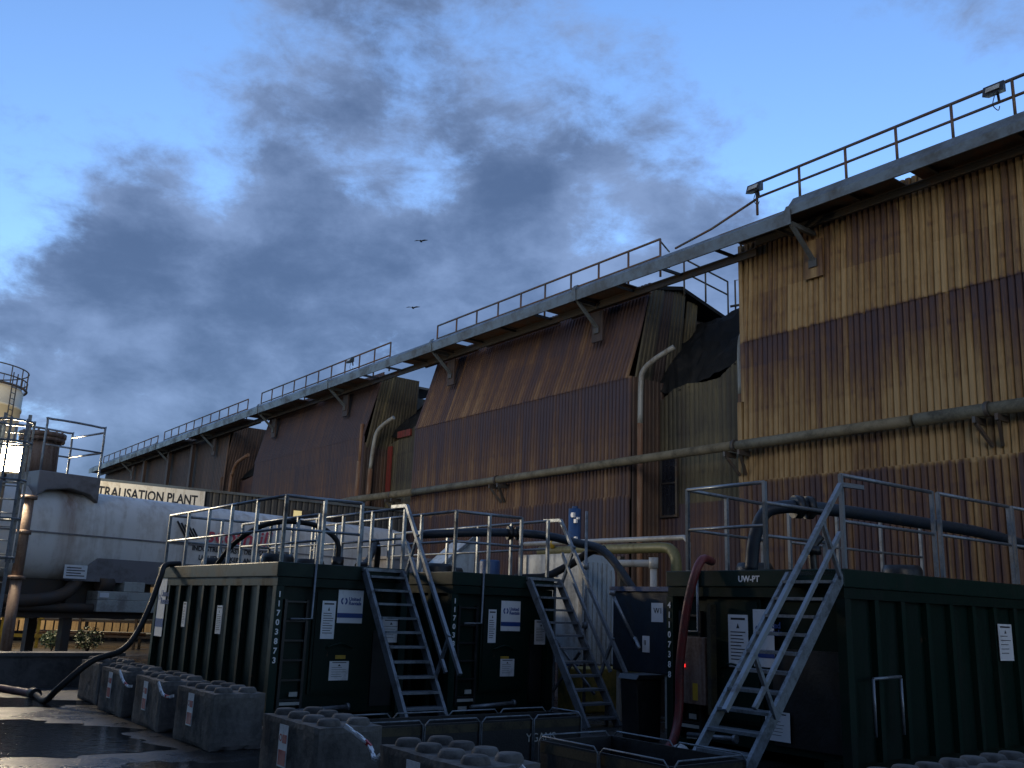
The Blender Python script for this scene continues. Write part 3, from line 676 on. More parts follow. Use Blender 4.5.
for z in (.35, .8, 1.25): q.box(-1.6, 3.4, -.3, -.24, z, z + .06).box(-1.6, 3.4, .24, .3, z, z + .06)
for x in (-1.6, 0, 1.7, 3.34): q.box(x, x + .07, -.32, -.25, 0, 1.6).box(x, x + .07, .25, .32, 0, 1.6)
q.build('frame', M['frame_brown'], rk)
rnd = random.Random(4)
for z, mt in ((.46, 'rust'), (.91, 'pipe_grey'), (1.36, 'rust'), (.91, 'pipe_moss'), (.46, 'box_grey')):
    y = rnd.uniform(-.2, .2); x0 = rnd.uniform(-1.7, -.6)
    MB().tube([(x0, y, z), (x0 + rnd.uniform(3, 4.5), y, z)], rnd.uniform(.05, .09), 8).build('pipe', M[mt], rk)
by = thing('safety_barrier', 'yellow two rail safety barrier standing in the lamplight', 'barrier', 0, 0)
by.location = (-15.6, 29.5, 0); by.rotation_euler = (0, 0, R(6))
MB().box(-1.6, 1.6, -.03, .03, .85, 1.0).build('top_rail', M['yellow'], by)
MB().box(-1.6, 1.6, -.025, .025, .3, .4).build('lower_rail', M['yellow'], by)
for x in (-1.5, -.6, .4, 1.45): MB().box(x - .04, x + .04, .03, .09, 0, 1.0).build('post', M['yellow'], by)
def shrub(x, y, h, label, seed):
    rnd = random.Random(seed); o = thing('shrub', label, 'shrub', 0, 0, 0, 0, 'shrubs below the white vessel'); o.location = (x, y, 0)
    st = MB()
    for k in range(5): a = rnd.uniform(0, 6.3); st.tube([(0, 0, 0), (.25 * h * math.cos(a), .25 * h * math.sin(a), h * .7)], [.02, .008], 5)
    st.build('stems', M['frame_brown'], o)
    lf = MB()
    for k in range(420):
        d = Vector((rnd.gauss(0, 1), rnd.gauss(0, 1), rnd.gauss(0, 1))).normalized() * (rnd.random() ** .4)
        c = Vector((d.x * h * .55, d.y * h * .55, h * .55 + d.z * h * .45))
        a = Vector((rnd.gauss(0, 1), rnd.gauss(0, 1), rnd.gauss(0, 1))).normalized(); b = a.orthogonal().normalized()
        sz = rnd.uniform(.03, .06); lf.quad(c - a * sz, c - b * sz * .5, c + a * sz, c + b * sz * .5)
    lf.build('foliage', M['leaf'], o)
shrub(-11.7, 27.6, .75, 'larger green shrub lit under the middle of the white vessel', 1)
shrub(-12.9, 28.0, .6, 'small yellow green shrub between the vessel legs', 2)
shrub(-9.6, 29.5, .9, 'leafy shrub beside the green tank end under the vessel', 3)
# ------------------------------------------------------------------ GREEN TANKS
def tank(name, label, t, s, turn, W, L, H, number, posters, lid=None, grp='green steel settling tanks'):
    o = thing(name, label, 'tank', t, s, 0, turn, grp)
    lip = .2
    b = MB().box(.09, W - .09, .12, L - .09, .12, H - lip)
    b.build('tank_body', M['green'], o)
    MB().box(0, W, 0, L, H - lip, H).build('top_rim', M['green_lip'], o, bevel=.012)
    MB().box(.02, W - .02, .02, L - .02, H - lip - .12, H - lip - .004).build('side_rail', M['green'], o)
    for x in (.15, W - .35): MB().box(x, x + .2, 0, L, 0, .12).build('skid', M['green'], o)
    n = int(L / .56)
    for k in range(1, n):
        y = .1 + k * (L - .2) / n
        for x0, x1 in ((.02, .088), (W - .088, W - .02)):
            MB().box(x0, x1, y - .04, y + .04, .12, H - lip - .122).build('rib', M['green_lip'], o)
    for x in (0.0, W - .12):
        for y in (0.0, L - .12): MB().box(x + .004, x + .116, y + .004, y + .116, .0, H - lip - .124).build('corner_post', M['green_lip'], o)
    F = Face((0, .12, 0), (1, 0, 0))
    # ladder recess
    q = MB(); F.plate(q, .17, .21, .2, H - .5, 0, .07); F.plate(q, .50, .54, .2, H - .5, 0, .07)
    for k in range(6): F.plate(q, .21, .50, .3 + k * .26, .325 + k * .26, .02, .06)
    q.build('climbing_rungs', M['black'], o)
    q = MB(); F.plate(q, .21, .50, .25, .29, .062, .075); F.plate(q, .26, .42, .12, .18, .02, .03); F.plate(q, .34, .46, .36, .42, .07, .075)
    q.build('recess_tag', M['box_grey'], o)
    MB().tube([F.p(.56, H + .04, .14), F.p(.56, H - .75, .13), F.p(.25, H - .76, .12)], .017, 8).build('drip_pipe', M['galv'], o)
    # access door
    q = MB(); F.plate(q, .62, 1.46, .38, H - .34, 0, .035); F.plate(q, .66, 1.42, .42, H - .38, .035, .05)
    dd = q.build('access_door', M['green'], o)
    MB().tube(smooth_path([F.p(.85, 1.0, .06), F.p(1.05, 1.06, .1), F.p(1.25, 1.0, .06)], 4), .014, 6).build('handle', M['green_lip'], dd)
    q = MB(); F.plate(q, 1.6, W - .16, .2, H - .9, 0, .03); q.build('lower_panel', M['black'], o)
    F.text('\n'.join(number), .105, M['ink_white'], o, .06, H - .47, .125, name='serial_number', align='CENTER', line=1.18, bold=.003)
    for (a, bb, w, h, kind, lb) in posters: poster(F, o, a, bb, w, h, kind, lb, .055)
    MB().add([F.p(x, y, c) for c in (.056, .06) for y in (.85, .90) for x in (1.0, 1.16)], [(0, 2, 3, 1), (4, 5, 7, 6), (0, 1, 5, 4), (2, 6, 7, 3), (0, 4, 6, 2), (1, 3, 7, 5)]).build('yellow_sticker', M['yellow'], o)
    q = MB().tube([F.p(.4, .18, .16), F.p(1.15, .22, .2)], .03, 8).tube([F.p(1.15, .22, .2), F.p(1.19, .222, .2)], .05, 10)
    q.build('drain_pipe', M['galv'], o)
    for (x, y) in ((.5, 1.2), (W - .6, 2.2), (.6, L - 1.2)): MB().lathe([(.0, .16), (.22, .16), (.25, .1), (.25, 0)], (x, y, H), 16).build('top_hatch', M['black'], o)
    return o
def top_rail(o, a, b, z, h, step=.9, mat='galv'):
    a = Vector(a); b = Vector(b); up = Vector((0, 0, 1))
    g = MB().tube([a + up * (z + h), b + up * (z + h)], .024, 8).tube([a + up * (z + h * .5), b + up * (z + h * .5)], .02, 8)
    g = g.build('guard_rail', M[mat], o)
    n = max(1, round((b - a).length / step))
    for k in range(n + 1):
        p = a + (b - a) * (k / n)
        MB().box(p.x - .022, p.x + .022, p.y - .022, p.y + .022, z, z + h + .01).build('rail_post', M[mat], g)
H = 2.14
t1 = tank('settling_tank', 'dark green ribbed tank numbered 11703873 behind the concrete blocks', 5.41, 12.35, 0, 2.1, 5.2, H, '11703873',
          [(.74, 1.12, .21, .52, 'notice', 'tall white notice'), (.98, 1.34, .40, .46, 'rental', 'white poster with blue band'), (.92, .56, .30, .26, 'notice', 'square white notice'), (1.72, 1.08, .3, .34, 'notice', 'white notice behind the stair')])
Fs = Face((.02, 5.2, 0), (0, -1, 0))
poster(Fs, t1, .12, .95, .42, 1.0, 'rental', 'tall cream poster with blue band', .0)
poster(Fs, t1, 1.5, 1.15, .16, .4, 'notice', 'narrow notice', .0)
poster(Fs, t1, 3.05, 1.1, .22, .42, 'notice', 'narrow notice', .0)
t2 = tank('settling_tank', 'dark green tank between the two left stairs with white poster on its door', 8.09, 12.05, 0, 2.0, 5.2, H, '1170387',
          [(.74, 1.1, .15, .5, 'notice', 'narrow white notice'), (.98, 1.28, .38, .46, 'rental', 'white poster with blue band'), (1.0, .6, .27, .26, 'notice', 'square white notice'), (1.66, 1.08, .26, .38, 'notice', 'white notice behind the stair')])
t3 = tank('settling_tank', 'nearest green tank at right marked UW-PT on its rim', 9.3, 8.82, -90, 2.66, 6.2, 2.17, '41107388',
          [(.98, 1.02, .3, .62, 'notice', 'tall white notice'), (1.36, 1.05, .3, .66, 'rental', 'white poster hidden by the stair'), (1.5, .25, .34, .32, 'notice', 'white notice low on the end')])
lettering('UW-PT', .1, M['ink_white'], t3, (1.2, -.003, 2.03), (1, 0, 0), (0, 0, 1), name='rim_lettering', bold=.003)
Fs = Face((2.64, 0, 0), (0, 1, 0))
poster(Fs, t3, 3.36, 1.18, .36, .46, 'notice', 'white notice on the ribbed side', .02)
q = MB()
for y in (.4, .95): q.tube([(2.70, y, 1.0), (2.70, y, .4)], .018, 8)
q.tube([(2.70, .4, 1.0), (2.70, .95, 1.02)], .018, 8)
q.build('side_bracket', M['galv'], t3)
W1 = [(.08, 5.1), (.08, .1)]
top_rail(t1, (.08, 5.1, 0), (.08, .1, 0), H, .92, 1.0)
top_rail(t1, (.08, .1, 0), (1.28, .1, 0), H, .92, .6)
top_rail(t1, (2.02, .1, 0), (2.02, 5.1, 0), H, .92, 1.0)
top_rail(t1, (.08, 5.1, 0), (2.02, 5.1, 0), H, .92, .95)
top_rail(t1, (1.1, 1.1, 0), (1.1, 4.2, 0), H, .8, .8)
top_rail(t2, (.08, 5.1, 0), (.08, .1, 0), H, .92, 1.0)
top_rail(t2, (.08, .1, 0), (1.36, .1, 0), H, .92, .65)
top_rail(t2, (1.92, .1, 0), (1.92, 5.1, 0), H, .92, 1.0)
top_rail(t3, (.3, .1, 0), (1.55, .1, 0), 2.18, 1.05, 1.2)
top_rail(t3, (.3, .1, 0), (.1, 1.9, 0), 2.18, 1.05, .9)
top_rail(t3, (2.58, .15, 0), (2.58, 2.1, 0), 2.18, 1.05, 1.9)
top_rail(t3, (2.58, 2.25, 0), (2.58, 4.1, 0), 2.18, 1.05, 1.9)
top_rail(t3, (2.58, 4.2, 0), (2.58, 6.1, 0), 2.18, 1.05, 1.9)
top_rail(t3, (.2, 2.4, 0), (.2, 6.0, 0), 2.18, 1.05, 1.2)
top_rail(t3, (1.55, .1, 0), (1.55, 1.3, 0), 2.18, .8, 1.2)

def stair(label, t, s, turn, w, run, rise, n, over, lattice=False):
    o = thing('access_stair', label, 'stairs', t, s, 0, turn, 'galvanised stairs up to the green tanks')
    d = Vector((0, run, rise)).normalized(); nrm = Vector((0, -d.z, d.y))
    for x in (0, w): MB().bar((x, -.05, -.02), (x, run, rise), .045, .12, (0, 0, 1)).build('stringer', M['galv_dull'], o)
    for k in range(n):
        u = (k + .5) / n
        MB().box(.024, w - .024, run * u - .10, run * u + .12, rise * u - .0, rise * u + .032).build('tread', M['galv_dull'], o)
    MB().box(-.02, w + .02, run, run + .5, rise + .0, rise + .045).build('landing', M['galv'], o)
    h = 1.0
    hb = MB().bar((w + .03, run * -.12, rise * -.12 + h), (w + .03, run + .02, rise + h), .05, .05)
    hb.bar((w + .03, run + .02, rise + h), (w + .03, run + .45, rise + h + .01), .05, .05)
    hb = hb.build('handrail', M['galv'], o)
    MB().bar((w + .03, run * .12, rise * .12 + .5), (w + .03, run * .98, rise * .98 + .5), .042, .042).build('middle_rail', M['galv'], o)
    for u in (.30, .97):
        a = Vector((w + .03, run * u, rise * u)); b = a + Vector((0, -.36, .0)) + Vector((0, 0, .0))
        MB().bar((w + .03, run * u, rise * u + .02), (w + .03, run * u - .30, rise * u + .62), .04, .04).build('rail_brace', M['galv_dull'], o)
    for x in (.03, w - .03): MB().box(x - .02, x + .02, .16, .2, 0, rise * .13).build('foot', M['galv'], o)
    if lattice:
        q = MB()
        for x in (w,):
            q.bar((x, run + .1, .02), (x, run + .1, rise - .02), .04, .04)
            q.bar((x, run * .35, .4), (x, run + .1, 1.2), .035, .035).bar((x, run * .6, 1.0), (x, run + .1, .35), .035, .035)
        q.build('support_frame', M['galv_dull'], o)
    return o
stair('galvanised stair rising to the tank numbered 11703873', 6.72, 10.87, 0, .62, 1.42, 2.08, 11, .5)
stair('galvanised stair with braced frame beside the white ribbed container', 9.52, 10.62, 0, .62, 1.38, 2.08, 11, .5, True)
stair('nearest galvanised stair rising to the tank marked UW-PT', 7.5, 6.87, -90, .68, 1.80, 2.10, 11, .5)

# unseen shed added behind the camera to keep tanks and blocks in shade
op = thing('added_shade_shed', 'plain dark sheet metal shed across the yard behind the photographer', 'shed', -6, 0)
sheet([(0, 0, -32, 26), (9.6, 0, -32, 26)], 's', .3, .05, 1).build('wall_cladding', M['clad_low'], op)
MB().box(-14, -.06, -32, 26, 0, 9.5).build('inner_wall', M['clad_low'], op)
MB().box(-14.2, .25, -32.2, 26.2, 9.6, 9.8).build('roof', M['steel_beam'], op)

# ------------------------------------------------------------------ CONCRETE BLOCKS
def block_mesh():
    b = MB().box(0, .6, 0, 1.2, 0, .6)
    me = b.build('concrete_block', M['concrete'], None)
    from mathutils import noise
    bm = bmesh.new(); bm.from_mesh(me.data)
    bmesh.ops.subdivide_edges(bm, edges=bm.edges[:], cuts=11, use_grid_fill=True)
    for v_ in bm.verts:
        c = v_.co; e_ = sum((min(c.x, .6 - c.x) < .001, min(c.y, 1.2 - c.y) < .001, min(c.z, .6 - c.z) < .001))
        inw = (Vector((.3, .6, .3)) - c).normalized()
        q_ = noise.noise(c * 7) * .006 + noise.noise(c * 23) * .004
        if e_ >= 2: q_ += .012 + max(0, noise.noise(c * 9 + Vector((3, 1, 2)))) * .035
        v_.co = c + inw * q_
    bm.to_mesh(me.data); bm.free()
    st = MB()
    for x in (.16, .44):
        for y in (.16, .45, .75, 1.04):
            st.lathe([(.105, -.01), (.10, .02), (.085, .045), (.075, .05), (.0, .052)], (x, y, .6), 14)
    bm = bmesh.new(); bm.from_mesh(me.data)
    tmp = st.build('tmp', M['concrete']); bm.from_mesh(tmp.data); bm.to_mesh(me.data); bm.free()
    dm = tmp.data; bpy.data.objects.remove(tmp); bpy.data.meshes.remove(dm)
    return me
proto = None
BL = [  # t, s, turn, label, sign
    (3.76, 7.46, 0, 'concrete block with bright warning sign facing the puddle, nearest of the left row', True),
    (3.74, 5.28, 0, 'concrete block at the bottom centre with a cut off warning sign', True),
    (4.0, 10.5, 0, 'stained pale concrete block standing between near block and stripped hose', True),
    (3.98, 12.2, 0, 'second concrete block with faded red sign below the ribbed green side', True),
    (4.0, 13.85, 0, 'dark concrete block third from the hose with faded red sign', True),
    (4.1, 15.5, 0, 'brown lamp lit concrete block at the far end where the hose climbs', False),
    (5.65, 4.0, -90, 'concrete block at the bottom edge under the red hose end', False),
    (6.9, 4.0, -90, 'concrete block at the bottom edge in front of the near stair foot', False),
    (8.5, 3.75, -90, 'concrete block in the bottom right corner before the ribbed tank', False),
    (9.9, 3.75, -90, 'last concrete block beyond the bottom right corner', False),
]
BL[2] = (4.0, 10.5, 0, 'pale stained concrete block with red sign right under the serial number', True)
BL[3] = (3.98, 12.2, 0, 'concrete block second behind the pale stained block, white chain on its end', True)
BL[4] = (4.0, 13.85, 0, 'dark concrete block with washed out red sign beside the climbing hose', True)
for i, (t, s, a, lb, sign) in enumerate(BL):
    if proto is None: o = proto = block_mesh()
    else: o = proto.copy(); COL.objects.link(o)
    place(o, t, s, 0, a + random.uniform(-1.5, 1.5)); tag(o, lb, 'concrete block', 'studded concrete blocks along the yard')
    if sign:
        F = Face((0, 1.2, 0), (0, -1, 0))
        pl_ = F.plate(MB(), .42, .60, .2, .55, .001, .006).build('warning_sign', M['sign_white'], o)
        q = MB(); F.plate(q, .50, .585, .40, .47, .0065, .008); F.plate(q, .435, .585, .215, .34, .0065, .008)
        n = 12
        for k in range(n):
            x0, x1 = 2 * PI * k / n, 2 * PI * (k + 1) / n
            q.quad(*[F.p(.462 + rr * math.cos(x), .44 + rr * math.sin(x), .0082) for rr, x in ((.02, x0), (.032, x0), (.032, x1), (.02, x1))])
        q.build('print', M['ink_red'], pl_)

def chain(pts, label, grp='plastic chains between the concrete blocks'):
    p = smooth_path(pts, 10)
    a = Vector(p[0]); o = thing('barrier_chain', label, 'chain', a.x, a.y, a.z, 0, grp)
    w, rd = MB(), MB()
    acc = [p[0]]
    for q in p[1:]:
        while (q - acc[-1]).length > .06: acc.append(acc[-1] + (q - acc[-1]).normalized() * .06)
    for k in range(len(acc) - 1):
        (w if (k + 5) % 9 else rd).bar(acc[k], acc[k + 1] + (acc[k + 1] - acc[k]) * .3, .034 if k % 2 else .018, .018 if k % 2 else .034)
    w.build('white_links', M['sign_white'], o, shift=a); rd.build('red_links', M['ink_red'], o, shift=a)
chain([(3.95, 7.38, .62), (4.05, 7.15, .50), (4.0, 6.95, .42), (3.95, 6.75, .48), (3.95, 6.6, .55)], 'red and white plastic chain sagging from the nearest sign block')
chain([(3.9, 12.12, .60), (3.92, 12.0, .48), (3.95, 11.85, .45), (3.98, 11.72, .48)], 'white chain between the pale stained block and the one behind')
chain([(3.9, 13.8, .62), (3.92, 13.65, .5), (3.95, 13.5, .44), (3.98, 13.42, .45)], 'short white chain on the darker blocks further back')
chain([(4.1, 5.2, .60), (4.15, 5.1, .5), (4.2, 5.0, .4), (4.3, 4.9, .3)], 'white chain end hanging off the bottom centre block')

# ------------------------------------------------------------------ HOSES AND PIPES ABOUT THE TANKS
def hose(pts, r, mat, label, name='hose', cat='hose', k=8, flange=()):
    p = smooth_path(pts, k); a = p[len(p) // 2].copy(); a = Vector(pts[0])
    o = thing(name, label, cat, a.x, a.y, a.z)
    MB().tube(p, r, 12).build('hose_body', M[mat], o, shift=a)
    for (q0, q1, rr) in flange: MB().tube([q0, q1], rr, 14).build('coupling', M['black'], o, shift=a)
    return o
hose([(5.75, 15.6, 2.16), (5.85, 15.2, 2.5), (6.1, 14.8, 2.78), (6.45, 14.5, 2.88), (6.85, 14.2, 2.82), (7.1, 14.0, 2.6), (7.12, 13.95, 2.3), (7.12, 13.95, 2.14)], .042, 'rubber', 'black hose arching between the hatches on the left tank roof', flange=[((7.12, 13.95, 2.14), (7.12, 13.95, 2.34), .1)])
hose([(7.3, 13.6, 2.2), (7.6, 13.9, 2.26), (8.0, 14.4, 2.5), (8.3, 14.9, 2.7), (8.6, 15.3, 2.6), (8.7, 15.5, 2.2)], .055, 'rubber', 'black hose looping across the gap between the two left tanks')
hose([(5.6, 17.0, 2.2), (5.32, 16.9, 2.15), (5.2, 16.7, 1.95), (5.0, 16.4, 1.5), (4.75, 16.1, 1.05), (4.45, 15.8, .78), (4.0, 15.7, .62), (3.6, 15.7, .25), (3.5, 16.0, .05), (3.55, 17.0, .05)], .048, 'rubber', 'black hose hanging from the left tank over the blocks to the ground')
hose([(3.55, 17.0, .05), (3.4, 17.6, .05), (3.15, 18.3, .05), (2.6, 18.5, .05), (1.5, 18.3, .05), (0.5, 17.9, .05)], .06, 'hose_pink', 'faded red hose lying along the puddle at far left', flange=[((3.55, 16.9, .05), (3.53, 17.12, .05), .09)])
hose([(8.6, 13.8, 2.8), (9.24, 13.3, 2.86), (9.94, 13.1, 2.9), (10.48, 12.8, 2.88), (10.74, 12.3, 2.76), (10.9, 11.7, 2.58), (11.0, 11.0, 1.83), (10.94, 10.4, 1.24), (11.0, 10.2, .95)], .072, 'hose_blue', 'long dark blue hose from the middle tank railing down to the pump', flange=[((9.9, 13.12, 2.9), (9.98, 13.09, 2.9), .12), ((10.04, 13.06, 2.9), (10.12, 13.03, 2.9), .12)])
hose([(10.0, 13.0, 2.14), (10.2, 12.75, 2.15), (10.34, 12.6, 2.17), (10.58, 12.6, 2.26), (10.83, 12.4, 2.44), (11.0, 12.2, 2.62), (11.05, 11.9, 2.66)], .065, 'rubber', 'black hose looping over the corner of the middle tank to the white container')
hose([(9.55, 8.25, 2.3), (9.25, 8.15, 2.3), (9.12, 8.18, 2.05), (9.08, 8.28, 1.6), (9.08, 8.38, 1.0), (9.08, 8.40, .5), (8.95, 8.35, .2), (8.55, 8.1, .08), (7.8, 7.6, .06), (7.0, 7.2, .06)], .055, 'hose_red', 'red hose running down the near tank end and over the ground')
hose([(9.9, 7.9, 2.2), (9.92, 7.85, 2.6), (10.0, 7.75, 2.92), (10.2, 7.6, 3.02), (10.6, 7.4, 3.03), (11.5, 7.3, 3.03), (13, 7.25, 3.02), (14.5, 7.2, 3.0), (16, 7.2, 2.9)], .085, 'hose_blue', 'dark blue delivery pipe lying along the near tank railing', name='delivery_pipe', cat='pipe', flange=[((10.32, 7.53, 3.03), (10.42, 7.48, 3.03), .15), ((10.48, 7.46, 3.03), (10.56, 7.42, 3.03), .15)])
hose([(9.95, 7.0, 2.17), (9.95, 7.0, 2.45), (10.05, 6.95, 2.6)], .05, 'black', 'stub valve on the near tank roof by the stair rail', name='valve', cat='valve', flange=[((9.95, 7.0, 2.38), (9.95, 7.0, 2.48), .1)])

yp = thing('process_pipe', 'fat yellow green pipe with an elbow in front of the warehouse', 'pipe', 15, 16, 0)
MB().tube([(15, 18.5, 3.05), (15, 14.35, 3.02)] + smooth_path([(15, 14.35, 3.02), (15, 14.1, 2.98), (15, 13.95, 2.8), (15, 13.92, 2.5)], 5)[1:] + [(15, 13.92, 0)], .115, 14).build('pipe_run', M['pipe_yellow'], yp, shift=(15, 16, 0))
for s in (17.6, 15.6): MB().box(14.93, 15.07, s - .05, s + .05, 0, 2.86).build('support', M['dark_steel'], yp, shift=(15, 16, 0))
gp = thing('service_pipe', 'thin grey pipe running level above the yellow green pipe', 'pipe', 15.3, 16, 0)
MB().tube([(14.9, 19, 3.24), (14.9, 13.6, 3.2), (14.9, 13.5, 3.1), (14.9, 13.5, 0)], .055, 10).build('pipe_run', M['pipe_grey'], gp, shift=(15.3, 16, 0))
MB().tube([(14.9, 17.9, 3.1), (14.9, 17.9, 3.42)], .06, 10).build('valve_stub', M['yellow'], gp, shift=(15.3, 16, 0))
g2 = thing('service_pipe', 'pale grey elbowed pipe below the yellow green pipe', 'pipe', 14.6, 15, 0)
MB().tube([(14.6, 16.8, 2.70), (14.6, 14.25, 2.66)], .08, 10).tube([(14.6, 14.2, 2.74), (14.6, 14.2, 0)], .075, 10).build('pipe_run', M['pipe_grey'], g2, shift=(14.6, 15, 0))
MB().tube([(14.6, 14.2, 2.55), (14.6, 14.2, 2.78)], .1, 10).build('elbow', M['pipe_grey'], g2, shift=(14.6, 15, 0))

# white ribbed container
wc = thing('ribbed_container', 'white upright container with rounded shoulder and ribbed side', 'container', 11.57, 13.0)
n = 10; poly = [(0, .7), (.78, .7), (.78, 2.2)] + [(.78 - .3 + .3 * math.cos(R(90) * k / n), 2.25 + .38 * math.sin(R(90) * k / n)) for k in range(n + 1)] + [(0, 2.66)]
MB().prism(poly, lambda a, b: (a, 0, b), lambda a, b: (a, 1.75, b)).build('container_body', M['white_box'], wc)
for k in range(6):
    MB().box(.1 + .115 * k, .15 + .115 * k, -.03, -.001, .72, 2.5 - (.12 if k == 5 else 0)).build('rib', M['white_box'], wc)
MB().box(-.03, -.001, .0, .1, .7, 2.66).box(-.03, -.001, 1.65, 1.75, .7, 2.66).build('edge_strip', M['pipe_grey'], wc)
MB().tube([(-.005, .8, 2.3), (-.03, .8, 2.3)], .07, 12).build('badge', M['ink_blue'], wc)
q = MB()
for x in (.03, .69):
    for y in (.03, 1.65): q.box(x, x + .08, y, y + .08, 0, .7)
q.build('stand', M['dark_steel'], wc)
hp = thing('slanted_chute', 'slanted white chute showing through the railing behind the middle tank', 'chute', 11.2, 17.6)
q = MB().prism([(0, 2.2), (1.1, 3.1), (1.2, 3.02), (1.15, 2.2)], lambda a, b: (a, 0, b), lambda a, b: (a, .8, b)); q.build('chute_trough', M['white_box'], hp)
q = MB().bar((.0, -.03, 2.25), (1.15, -.03, 3.17), .05, .08).box(1.1, 1.16, .1, .16, 0, 2.2).box(.1, .16, .1, .16, 0, 2.2).box(1.1, 1.16, .6, .66, 0, 2.2).box(.1, .16, .6, .66, 0, 2.2)
q.build('frame', M['galv_dull'], hp)
MB().box(-.4, 2.0, .9, 2.3, 0, 2.62).box(-.45, 2.05, .85, 2.35, 2.62, 2.68).build('backing_bin', M['skirt'], hp)
bd = thing('blue_drum', 'blue drum seen between railing posts behind the middle tank', 'drum', 11.5, 15.8)
MB().lathe([(0, 2.58), (.19, 2.58), (.21, 2.54), (.21, 2.3), (.22, 2.28), (.21, 2.26), (.21, 1.9), (.0, 1.9)], (0, 0, 0), 20).build('body', M['blue_paint'], bd)
MB().box(-.45, .45, -.45, .45, 1.78, 1.9).box(-.4, -.3, -.4, -.3, 0, 1.78).box(.3, .4, -.4, -.3, 0, 1.78).box(-.4, -.3, .3, .4, 0, 1.78).box(.3, .4, .3, .4, 0, 1.78).build('stand', M['dark_steel'], bd)
bp_ = thing('blue_column', 'blue painted column with peeling white marks in front of the rusty wall', 'column', 17, 19.5)
MB().tube([(0, 0, 0), (0, 0, 4.35)], .17, 14).tube([(0, 0, 4.35), (0, 0, 4.42)], .08, 10).build('column_body', M['blue_paint'], bp_)
q = MB(); rnd = random.Random(11)
for k in range(9):
    a = R(200 + rnd.uniform(-10, 70)); z = rnd.choice((4.1, 3.95, 3.6, 3.5, 3.4, 3.45)) + rnd.uniform(-.05, .05)
    q.box(.168 * math.cos(a) - .04, .168 * math.cos(a) + .03, .168 * math.sin(a) - .05, .168 * math.sin(a) + .04, z, z + rnd.uniform(.04, .14))
q.build('peeled_mark', M['sign_white'], bp_)
single(MB().tube([(10.55, 11.8, 0), (10.55, 11.8, 3.25)], .024, 8).tube([(10.55, 11.8, 1.35), (10.55, 11.8, 1.45)], .05, 8).tube([(10.55, 11.8, 2.3), (10.55, 11.8, 2.4)], .05, 8), 'scaffold_pole', M['galv_dull'], 'upright scaffold pole in front of the white ribbed container', 'pole', 10.55, 11.8)
single(MB().box(10.75, 12.3, 12.1, 12.7, 0, .7), 'yellow_block', M['yellow_block'], 'mossy yellow painted concrete block under the white container', 'concrete block', 10.8, 12.1, 0, bevel=.03)

# pump unit between the tanks
pu = thing('pump_unit', 'dark pump cabinet with white labels left of the near tank', 'pump', 10.6, 10.0)
def pupart(mb, name, mat, parent=pu, **k): return mb.build(name, mat, parent, **k)
pupart(MB().box(0, 1.5, 0, 1.2, .75, 1.95), 'cabinet', M['hose_blue'], bevel=.02)
pupart(MB().box(-.04, 1.54, -.04, 1.24, 1.95, 2.02), 'lid', M['blue_paint'])
for x in (.05, 1.38):
    for y in (.05, 1.08): pupart(MB().box(x, x + .08, y, y + .08, 0, .75), 'leg', M['box_grey'])
F = Face((0, 1.2, 0), (0, -1, 0))
for (a, b, w, h, tx) in ((.85, 1.5, .24, .28, 'W1'), (.66, 1.05, .15, .24, 'II')):
    p_ = F.plate(MB(), a, a + w, b, b + h, .002, .008).build('label_plate', M['sign_white'], pu)
    F.text(tx, h * .42, M['ink'], p_, a + w * .2, b + h * .45, .01)
pupart(MB().tube([(-.3, .9, 1.9), (-.1, .6, 1.2)], .025, 8).tube([(-.3, .9, 1.88), (-.3, .9, 1.95)], .05, 10).tube(smooth_path([(-.1, .6, 1.2), (-.25, .45, 1.25), (-.3, .3, 1.1)], 4), .03, 8), 'lever', M['galv'])
pk = thing('pipe_manifold', 'low rack of grey pipes beside the white container foot', 'pipework', 12.0, 11.2)
q = MB()
for k, z in enumerate((.75, .95, 1.15)): q.tube([(0, .6, z), (1.2, .3, z)], .06, 10)
q.build('pipes', M['pipe_grey'], pk)
MB().tube([(.5, .4, 1.2), (.5, .4, 1.45)], .03, 8).tube([(.4, .4, 1.45), (.6, .4, 1.45)], .025, 8).box(.0, .1, .3, .4, 0, 1.6).box(1.1, 1.2, .3, .4, 0, 1.6).box(0, 1.2, .33, .38, 1.55, 1.62).build('frame', M['frame_brown'], pk)
bn = thing('waste_bin', 'black lidded bin standing left of the near tank', 'bin', 9.08, 9.1)
MB().prism([(0, 0), (.40, 0), (.44, .78), (-.04, .78)], lambda a, b: (a, 0, b), lambda a, b: (a, .3, b)).build('bin_body', M['black'], bn, bevel=.02)
MB().prism([(-.07, .78), (.47, .78), (.42, .84), (-.02, .84)], lambda a, b: (a, -.03, b), lambda a, b: (a, .33, b)).build('lid', M['black'], bn, bevel=.01)
MB().tube([(.08, .36, .8), (.34, .36, .8)], .025, 8).build('handle', M['black'], bn)
cb = thing('control_cabinet', 'brown control cabinet with a red indicator lamp on the near tank end', 'control box', 9.2, 8.5)
MB().box(0, .16, -.42, .0, .55, 1.35).build('case', M['turret'], cb, bevel=.01)
MB().box(-.012, -.001, -.1, -.07, .98, 1.02).build('indicator', M['led'], cb)
MB().box(-.004, .1, -.52, -.46, .45, 1.75).build('edge_strip', M['yellow_tape'], cb)
MB().box(-.006, -.001, -.3, -.22, .6, .8).build('tag', M['yellow'], cb)

